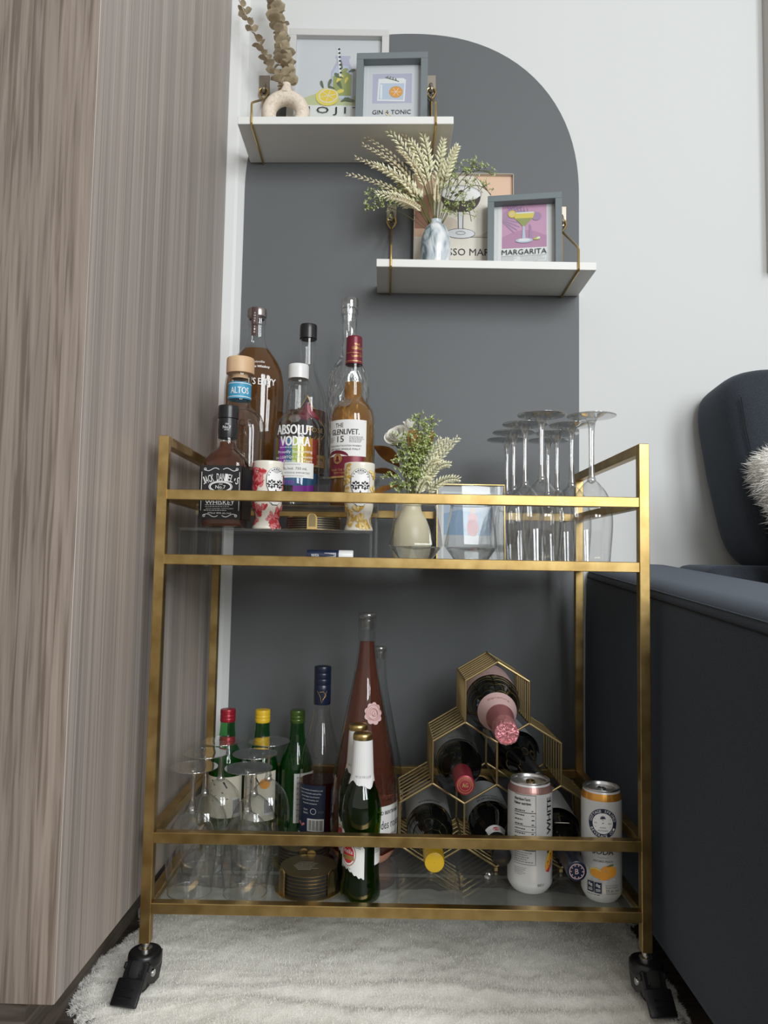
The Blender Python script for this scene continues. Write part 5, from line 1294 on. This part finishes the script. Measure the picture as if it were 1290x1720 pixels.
# ---- beer bottles
bpf = soft([(1, 0), (24, 0), (27.5, 2), (29, 8), (28.5, 20), (26.2, 34), (26.0, 60), (26.5, 90), (28.5, 112), (28.6, 128), (25, 146), (18, 160), (14.5, 172), (13.8, 190), (12.6, 218), (12.6, 224)], 2)
def beer(label, x, y, yaw):
    r = thing('beer_bottle', label, 'bottle', (x, y, GL), (0, 0, yaw), group='green beer bottles')
    MB().lathe(bpf, seg=46).build('glass_body', beer_bottle_g, r, smooth=50)
    MB().lathe(inner(bpf, 5, 150), seg=40).build('beer', beer_liquid, r, smooth=60)
    rf = prof_radius(bpf)
    a = Art([paper, ink_grey, gold_ink]); nx = 30
    vs = []; fs = []
    for i in range(nx+1):
        u = -46+92*i/nx; low = 161+3.5*math.cos(i*0.55)+2*math.sin(i*1.3)
        for j in range(7): vs.append((u, low+(225-low)*j/6))
    for i in range(nx):
        for j in range(6): fs.append((i*7+j, (i+1)*7+j, (i+1)*7+j+1, i*7+j+1))
    a._put(vs, fs, paper); a.text('BELLE DE LUXE', 2, 172, ink_grey, h=3.2, w=22); a.lines_block(-10, 166, 8, 168.5, 1, ink_grey, seed=3)
    a.build('neck_foil', r, lambda u, v, o: ((max(rf(v), 13.2+(225-v)*0.05)+0.7+o)*math.sin(u/14.6), -(max(rf(v), 13.2+(225-v)*0.05)+0.7+o)*math.cos(u/14.6), v))
    MB().lathe(soft([(14.4, 222), (14.6, 226), (14.2, 229), (12.5, 231.5), (0.5, 232.5)], 1), seg=36).build('cap', gold, r, smooth=60)
    a = Art([paper, gold_ink, red_ink, ink, clay]); vs = []; fs = []; nx = 30
    for i in range(nx+1):
        u = -44+50*i/nx; lo = 42+6*math.sin((u+44)/50*PI*1.5)+1.2*math.sin(u*0.9); hi = 98-0.55*(u+30)+1.5*math.sin(u*0.8)
        for j in range(7): vs.append((u, lo+(hi-lo)*j/6))
    for i in range(nx):
        for j in range(6): fs.append((i*7+j, (i+1)*7+j, (i+1)*7+j+1, i*7+j+1))
    a._put(vs, fs, paper)
    a.ell(-20, 68, 14, 17, clay, n=24); a.ell(-20, 68, 12.6, 15.4, paper, n=24); a.ell(-20, 68, 11, 13, red_ink, n=24); a.text('Stella', -20, 72, paper, h=6, w=18, rot=-0.1); a.rect(-31, 60, -9, 66, gold_ink, 8); a.text('ARTOIS', -8, 80, ink, h=4, w=18, rot=-0.25)
    a.lines_block(-32, 47, -14, 51, 2, ink, h=0.6, seed=3)
    a.grid(22, 52, 44, 92, paper, 10, 5); a.lines_block(24, 68, 42, 90, 8, ink, h=0.9, seed=9); 
    a.build('label', r, cyl_map(rf, 0, 0.5, 27.0))
    mt = MB()
    return r
beer('green beer bottle with white neck foil at the very front', -51, 46, math.radians(0))
beer('green beer bottle with white neck foil right behind the front one', -60, 105, math.radians(-20))
# ---- drink cans
def can(label, x, y, R_, Hc, body, band, yaw, neck=0.86):
    r = thing('drink_can', label, 'can', (x, y, GL), (0, 0, yaw))
    p = soft([(1, 2.5), (R_*0.68, 2.5), (R_*0.72, 0), (R_*0.76, 0), (R_*0.95, 8), (R_, 13), (R_, 13), (R_, Hc*0.5), (R_, Hc-17), (R_*0.985, Hc-13), (R_*neck+1.0, Hc-5), (R_*neck, Hc-3)], 2)
    MB().lathe(p, seg=56).build('body', body, r, smooth=60)
    MB().lathe(soft([(R_*neck-0.4, Hc-4), (R_*neck+0.8, Hc-2), (R_*neck+0.9, Hc-0.4), (R_*neck, Hc), (R_*neck-1.6, Hc-0.6), (R_*neck-2.4, Hc-5), (R_*neck-4, Hc-5.2), (1, Hc-4.6)], 1), seg=52).build('lid', alu, r, smooth=60)
    tb = MB(); tb.tube([(5.5*math.cos(t), -3.5+8*math.sin(t), Hc-3.2) for t in [2*PI*i/20 for i in range(20)]], 1.5, seg=6, closed=True)
    tb.lathe([(0.4, Hc-2.2), (2.2, Hc-2.2), (2.2, Hc-4.6)], seg=14); tb.build('pull_tab', pm('tab_gold', (0.4, 0.3, 0.14), 0.3, 0.9) if R_ > 31 else steel, r)
    if band: 
        rf = prof_radius(p); b = Art([band]); b.grid(-PI*R_, Hc-15, PI*R_*0.999, Hc-5.5, band, 60, 4); b.build('colour_band', r, cyl_map(rf, 0, 0.25, R_))
    return r, prof_radius(p)
can_white = pm('can_white', (0.7, 0.7, 0.69), 0.35, 0.25)
c1, rf1 = can('tall white drink can with printed facts panel and a mango slice', 200, 91, 33, 158, can_white, pm('band_rose', (0.42, 0.25, 0.22), 0.35, 0.6), math.radians(0))
a = Art([ink, orange_ink, yellow_ink, ink_grey, red_ink], step=0.02)
fx0, fx1 = -30, 2
a.text('Nutrition Facts', -18, 136, ink, h=4, w=24, bold=0.15); a.text('Valeur nutritive', -18, 130, ink, h=4, w=26, bold=0.15)
for v, wd in ((142, 0.6), (117, 0.9), (98, 0.6), (90, 0.6), (82, 0.6), (74, 0.6), (64, 1.2), (44, 0.5)): a.line([(fx0+i*(fx1-fx0)/8, v) for i in range(9)], wd, ink)
a.line([(fx1, 44), (fx1, 142)], 0.5, ink)
for i in range(9): a.lines_block(fx0+1, 66+i*6.5, -12, 70+i*6.5, 1, ink, h=1.4, seed=i); a.lines_block(-4, 66+i*6.5, 1, 70+i*6.5, 1, ink, h=1.2, seed=30+i)
a.lines_block(fx0+1, 46, 1, 62, 5, ink_grey, h=1.0, seed=44); a.lines_block(fx0+1, 28, -10, 40, 5, ink_grey, h=0.6, seed=45)
a.text('WHITE', 25, 112, ink, h=9, w=52, rot=PI/2, bold=0.3); a.text('CLAW', 25, 60, ink, h=9, w=42, rot=PI/2, bold=0.3)
a.fan([(18, 34), (24, 32), (36, 52), (40, 70), (34, 66), (24, 54), (17, 42)], orange_ink); a.fan([(17, 42), (24, 54), (34, 66), (40, 72), (38, 78), (28, 66), (20, 54)], yellow_ink); a.fan([(18, 34), (24, 32), (31, 42), (29, 43), (21, 37)], red_ink)
a.text('BEV', 10, 16, ink_grey, h=3.5, w=10); a.lines_block(32, 20, 42, 28, 3, ink, h=0.7, seed=50)
a.build('lettering', c1, cyl_map(rf1, 0, 0.3, 33.0))
c2, rf2 = can('slim white soda can with an orange band and round blue badge', 299, 64, 28.8, 157, can_white, pm('band_orange', (0.72, 0.34, 0.06), 0.3, 0.7), math.radians(-12), 0.88)
a = Art([navy_label, paper, white_ink, ink, orange_ink, amber, yellow_ink, ink_grey, pblue, leafd], step=0.05)
a.ell(0, 112, 20.5, 20.5, navy_label, n=36); a.ell(0, 112, 14.4, 14.4, white_ink, n=32)
a.arc_text('COTTAGE SPRINGS', 0, 112, 17.4, white_ink, 3.7, PI/2, 0.98); a.arc_text('BEVERAGE CO.', 0, 112, 17.4, white_ink, 3.7, -PI/2, 0.98, inner=True)
a.line([(-11, 118), (0, 112.5), (11, 107)], 0.6, navy_label); a.line([(11, 118), (0, 112.5), (-11, 107)], 0.6, navy_label)
for i in range(5): a.petal(0, 119, 4, 2.4, PI/2+(i-2)*0.75, navy_label)
a.line([(0, 116), (0, 120)], 0.6, navy_label); a.text('EST.', -9.5, 112.4, navy_label, h=1.8); a.text('2015', 9.5, 112.4, navy_label, h=1.8)
for y_, w_ in ((106, 4), (102, 7)): a.line([(-w_+i*w_/4, y_+0.9*abs(math.sin(i*PI/2))) for i in range(9)], 0.6, navy_label)
a.text('VODKA', 0, 83, ink, h=7, w=28); a.text('SODA', 0, 73, ink, h=7.5, w=29, bold=0.1); a.line([(-8+i*1.6, 65+0.7*math.sin(i*1.5)) for i in range(11)], 0.4, ink_grey); a.text('ONTARIO PEACH', 0, 60, ink, h=2.8, w=27)
a.ell(-9, 43, 9, 6.5, yellow_ink, rot=-0.2); a.ell(-9, 42.5, 8.4, 5.4, orange_ink, rot=-0.2); a.ell(8, 46, 11, 9, orange_ink); a.ell(5, 42, 7, 7, amber); a.ell(12, 46, 7, 7.5, orange_ink); a.petal(4, 53, 11, 4, 0.25, leafd); a.ell(0, 40, 8, 6, orange_ink)
a.line([(-16, 36), (-6, 33.5), (6, 33), (17, 36)], 1.4, pblue); a.line([(-20, 52), (-18, 48), (-19, 45)], 0.7, amber)
for u in (-17, -6.5):
    a.rect(u-4.6, 16, u+4.6, 30.5, navy_label, 3); a.text('0g', u, 26, white_ink, h=5.4, w=5.6, bold=0.15); a.rect(u-3, 18.4, u+3, 19.2, white_ink); a.rect(u-3, 20.4, u+3, 21.2, white_ink)
a.lines_block(-22, 12.6, -2, 14.2, 1, ink, h=0.8, seed=4)
a.text('Sparkling Soda Beverage', 12, 27.6, ink, h=1.9, w=18); a.text('Boisson Petillante', 12, 24.8, ink, h=1.9, w=17); a.text('5% alc./vol.', 13, 20.6, ink, h=3.6, w=19); a.text('CONTAINER 355 mL', 12.5, 16.4, ink, h=1.8, w=18)
a.build('lettering', c2, cyl_map(rf2, 0, 0.3, 28.8))

# ---- hexagon wire wine rack
RX, RY0, RY1, HW, SD, SL, RZ = 158.0, 142.0, 268.0, 50.5, 65.0, 30.0, 135.0
wr = thing('wine_rack', 'gold wire honeycomb wine rack of six cells on the bottom shelf', 'wine rack', (RX, RY0, GL))
Z0 = RZ-GL
def hexa(cx, zb): return [(cx, zb), (cx+HW, zb+SL), (cx+HW, zb+SL+SD), (cx, zb+2*SL+SD), (cx-HW, zb+SL+SD), (cx-HW, zb+SL)]
cells = [(-2*HW, Z0), (0, Z0), (2*HW, Z0), (-HW, Z0+SL+SD), (HW, Z0+SL+SD), (0, Z0+2*(SL+SD))]
dR = RY1-RY0
def key(p, q):
    a_ = (round(p[0], 1), round(p[1], 1)); b_ = (round(q[0], 1), round(q[1], 1)); return (min(a_, b_), max(a_, b_))
edges = {}
for c in cells:
    h_ = hexa(*c)
    for i in range(6): edges.setdefault(key(h_[i], h_[(i+1) % 6]), 0); edges[key(h_[i], h_[(i+1) % 6])] += 1
for yy, nm in ((0, 'front_frame'), (dR, 'rear_frame')):
    mb = MB()
    for (p, q) in edges: mb.tube([(p[0], yy, p[1]), (q[0], yy, q[1])], 1.9, seg=8)
    for p in set(sum(([e[0], e[1]] for e in edges), [])):
        mb.lathe([(0.1, p[1]-2.1), (1.9, p[1]-1), (1.9, p[1]+1), (0.1, p[1]+2.1)], seg=8, cx=p[0], cy=yy)
    mb.build(nm, wire_gold, wr)
# side grilles: wires lying parallel to each outer edge, one mesh per side of a cell
for (p, q), cnt in edges.items():
    if cnt > 1: continue
    mb = MB(); nw = 7
    for i in range(1, nw):
        y_ = dR*i/nw; mb.tube([(p[0], y_, p[1]), (q[0], y_, q[1])], 1.5, seg=6)
    mb.build('wire_panel', wire_gold, wr)['kind'] = 'stuff'
mb = MB()
for p in set(sum(([e[0], e[1]] for e in edges), [])): mb.tube([(p[0], 0, p[1]), (p[0], dR, p[1])], 1.7, seg=6)
mb.build('cross_wires', wire_gold, wr)['kind'] = 'stuff'
for x in (-2*HW, 0, 2*HW):
    MB().box(x-3, x+3, 0, dR, 0.2, Z0-1.5, bev=0.8).build('foot', wire_gold, wr)

# ---- wine bottles lying in the rack, necks towards the room
def lying(label, base, tip, R_, build):
    b, t = Vector(base), Vector(tip); d = (t-b).normalized()
    q = d.to_track_quat('Z', 'Y')
    # keep the label side upwards: local -y should look up
    M = q.to_matrix(); up = M.inverted() @ Vector((0, 0, 1)); ang = math.atan2(up.x, -up.y)
    q = q @ Matrix.Rotation(ang, 3, 'Z').to_quaternion()
    r = thing('wine_bottle', label, 'bottle', base, group='wine bottles lying in the honeycomb rack')
    r.rotation_mode = 'QUATERNION'; r.rotation_quaternion = q
    build(r, (t-b).length)
    return r
def bordeaux(L, R_=36.5): return soft([(1, 4), (20, 0), (R_-3, 0), (R_, 4), (R_, 4), (R_, L*0.55), (R_, L*0.6), (R_*0.86, L*0.66), (R_*0.5, L*0.73), (14.5, L*0.78), (13.8, L*0.85), (13.6, L-1), (0.5, L)], 2)
def burgundy(L, R_=39): return soft([(1, 4), (20, 0), (R_-3, 0), (R_, 4), (R_, 4), (R_, L*0.42), (R_*0.93, L*0.52), (R_*0.66, L*0.64), (R_*0.42, L*0.74), (14.2, L*0.82), (13.6, L-1), (0.5, L)], 2)
def bottle_with(prof_f, foil, flen, lbl, ltxt, extra=None, ridges=0):
    def go(r, L):
        p = prof_f(L); rf = prof_radius(p)
        MB().lathe(p, seg=48).build('glass_body', dark_glass, r, smooth=50)
        fp = [(rf(L-flen)+0.6, L-flen)]+[(max(13.6, rf(z))+0.8, z) for z in np.linspace(L-flen+2, L-3, 14)]
        if ridges:
            for i in range(ridges): z = L-14-i*7; fp = [q for q in fp if abs(q[1]-z) > 1.5]+[(14.9, z-1.2), (14.0, z), (14.9, z+1.2)]
            fp.sort(key=lambda q: q[1])
        fp += [(13.6, L+0.6), (12.4, L+1.2), (0.4, L+1.2)]
        MB().lathe(fp, seg=40).build('capsule', foil, r, smooth=40)
        if lbl:
            z0, z1 = 40, L*0.53
            lb_ = Art([lbl]); R0 = rf(80); lb_.grid(-R0*1.6, z0, R0*1.6, z1, lbl, 40, 3); lo = lb_.build('label', r, cyl_map(R0, 0, 0.3))
            if ltxt:
                a = Art([ink]); 
                for i, (s_, h_, w_) in enumerate(ltxt): a.text(s_, 0, z1-12-i*13, ink, h=h_, w=w_, rot=PI)
                a.build('lettering', lo, cyl_map(R0, 0, 0.6))
        if extra: extra(r, L, rf)
    return go
grey_label = pm('grey_label', (0.34, 0.35, 0.34), 0.6); silver_label = pm('silver_label', (0.5, 0.52, 0.53), 0.5)
def red_end(r, L, rf):
    a = Art([gold_ink], step=0.02); a.ring(0, 0, 11.4, 11.4, 0.6, gold_ink, n=26); a.ring(0, 0, 8.2, 8.2, 0.5, gold_ink, n=24); a.text('AG', 0, 0, gold_ink, h=6, w=8.5, bold=0.25); a.arc_text('CLASSICO RISERVA', 0, 0, 9.8, gold_ink, 1.8, PI/2, 1.25)
    a.build('capsule_stamp', r, lambda u, v, o: (-u, -v, L+1.35+o))
lying('dark wine bottle with a red foil capsule in the middle-left rack cell', (107, 346, 279), (98, 50, 285), 36.5, bottle_with(bordeaux, wine_foil, 62, grey_label, [('TENUTA', 6, 34)], red_end))
lying('dark wine bottle with a silver-grey label in the middle-right rack cell', (205, 432, 283), (222, 136, 268), 38, bottle_with(burgundy, black_cap, 55, silver_label, None))
lying('dark wine bottle with a yellow screw cap in the bottom-left rack cell', (57, 334, 184), (54, 36, 181), 36.5, bottle_with(bordeaux, yellow_cap, 52, grey_label, [('RISERVA', 6, 36)], None, 3))
def blk_extra(r, L, rf):
    a = Art([paper, red_ink, ink]); z = L*0.77; a.grid(-16, z-9, 16, z+9, paper, 12, 3); a.ell(0, z, 5, 5, red_ink); a.text('DOC', 0, z, paper, h=3); a.build('neck_label', r, cyl_map(rf, 0, 0.5, 16.0))
lying('dark wine bottle with a black cap in the bottom-middle rack cell', (158, 340, 184), (154, 63, 181), 38, bottle_with(bordeaux, black_cap, 50, silver_label, [('RIPASSO', 7, 42), ('VALPOLICELLA', 5, 46)], blk_extra))
def blue_extra(r, L, rf):
    a = Art([pale_pink, navy_label], step=0.02); a.ring(0, 0, 10.5, 10.5, 1.0, pale_pink, n=24)
    for i in range(10): a.ell(8*math.cos(i*0.628), 8*math.sin(i*0.628), 0.9, 0.9, pale_pink, n=6)
    a.text('B', 0, 0, pale_pink, h=7); a.build('capsule_stamp', r, lambda u, v, o: (-u, -v, L+1.4+o))
    b = MB().lathe([(0.4, 0), (12, 0), (12, 1.0), (0.4, 1.2)], seg=28); b.xf(Matrix.Translation((0, -29, L*0.66)) @ Matrix.Rotation(PI/2+0.35, 4, 'X')); b.build('paper_seal', cream_paper, r)
lying('dark wine bottle with a navy capsule in the bottom-right rack cell', (261, 316, 184), (251, 18, 180), 36.5, bottle_with(burgundy, navy_cap, 78, silver_label, None, blue_extra))
# champagne in the top cell
def champ(r, L):
    p = soft([(1, 8), (25, 0), (40, 0), (44, 5), (44, 5), (44, L*0.42), (42, L*0.5), (32, L*0.62), (21, L*0.74), (16.5, L*0.84), (15, L*0.93), (14, L)], 2); rf = prof_radius(p)
    MB().lathe(p, seg=56).build('glass_body', dark_glass, r, smooth=50)
    a = Art([pale_pink, clay]); a.grid(-70, 45, 70, L*0.43, pale_pink, 44, 3); a.text('Brut Rose', 0, L*0.38, clay, h=6, w=36, rot=PI); a.build('label', r, cyl_map(44, 0, 0.3))
    z0 = L*0.64
    MB().lathe([(rf(z)+0.5, z) for z in np.linspace(z0, L*0.76, 9)], seg=44).build('collar', pale_pink, r, smooth=60)
    a = Art([clay]); a.text('Signature', 0, L*0.69, clay, h=7, w=34, rot=PI-0.1); a.build('collar_lettering', r, cyl_map(rf, 0, 0.8, 25.0))
    MB().lathe([(rf(z)+0.6, z) for z in np.linspace(L*0.755, L*0.9, 10)], seg=44).build('neck_foil', pink_foil_dark, r, smooth=60)
    mb = MB(); n_ = 40; pr = [(16.6, L*0.89), (17.4, L*0.9), (17.8, L*0.93), (17.2, L*0.95), (17.9, L*0.97), (17.6, L*0.99), (16.5, L+1), (13.5, L+1.5), (12.5, L), (0.6, L+0.6)]
    mb.lathe(pr, seg=n_)
    g = random.Random(5)
    mb.v = [(x*(1+g.uniform(-0.045, 0.045)), y*(1+g.uniform(-0.045, 0.045)), z+g.uniform(-0.7, 0.7)) for x, y, z in mb.v]
    mb.build('crown_foil', pink_foil, r, smooth=25)
lying('champagne bottle with crumpled pink foil in the top rack cell', (160, 318, 389), (152, 14, 368), 44, champ)
# crumpled scrap of foil lying on the glass
g = random.Random(11); mb = MB().lathe([(0.5, 0), (4, 0.3), (5.5, 3), (4.5, 6.5), (2, 8), (0.5, 8)], seg=11)
mb.v = [(x*g.uniform(0.6, 1.2), y*g.uniform(0.6, 1.2), z*g.uniform(0.75, 1.15)) for x, y, z in mb.v]
fo = mb.build('foil_scrap', alu, None, loc=(142, 118, GL), smooth=0); tag(fo, 'tiny crumpled scrap of silver foil on the bottom glass shelf', 'foil scrap')
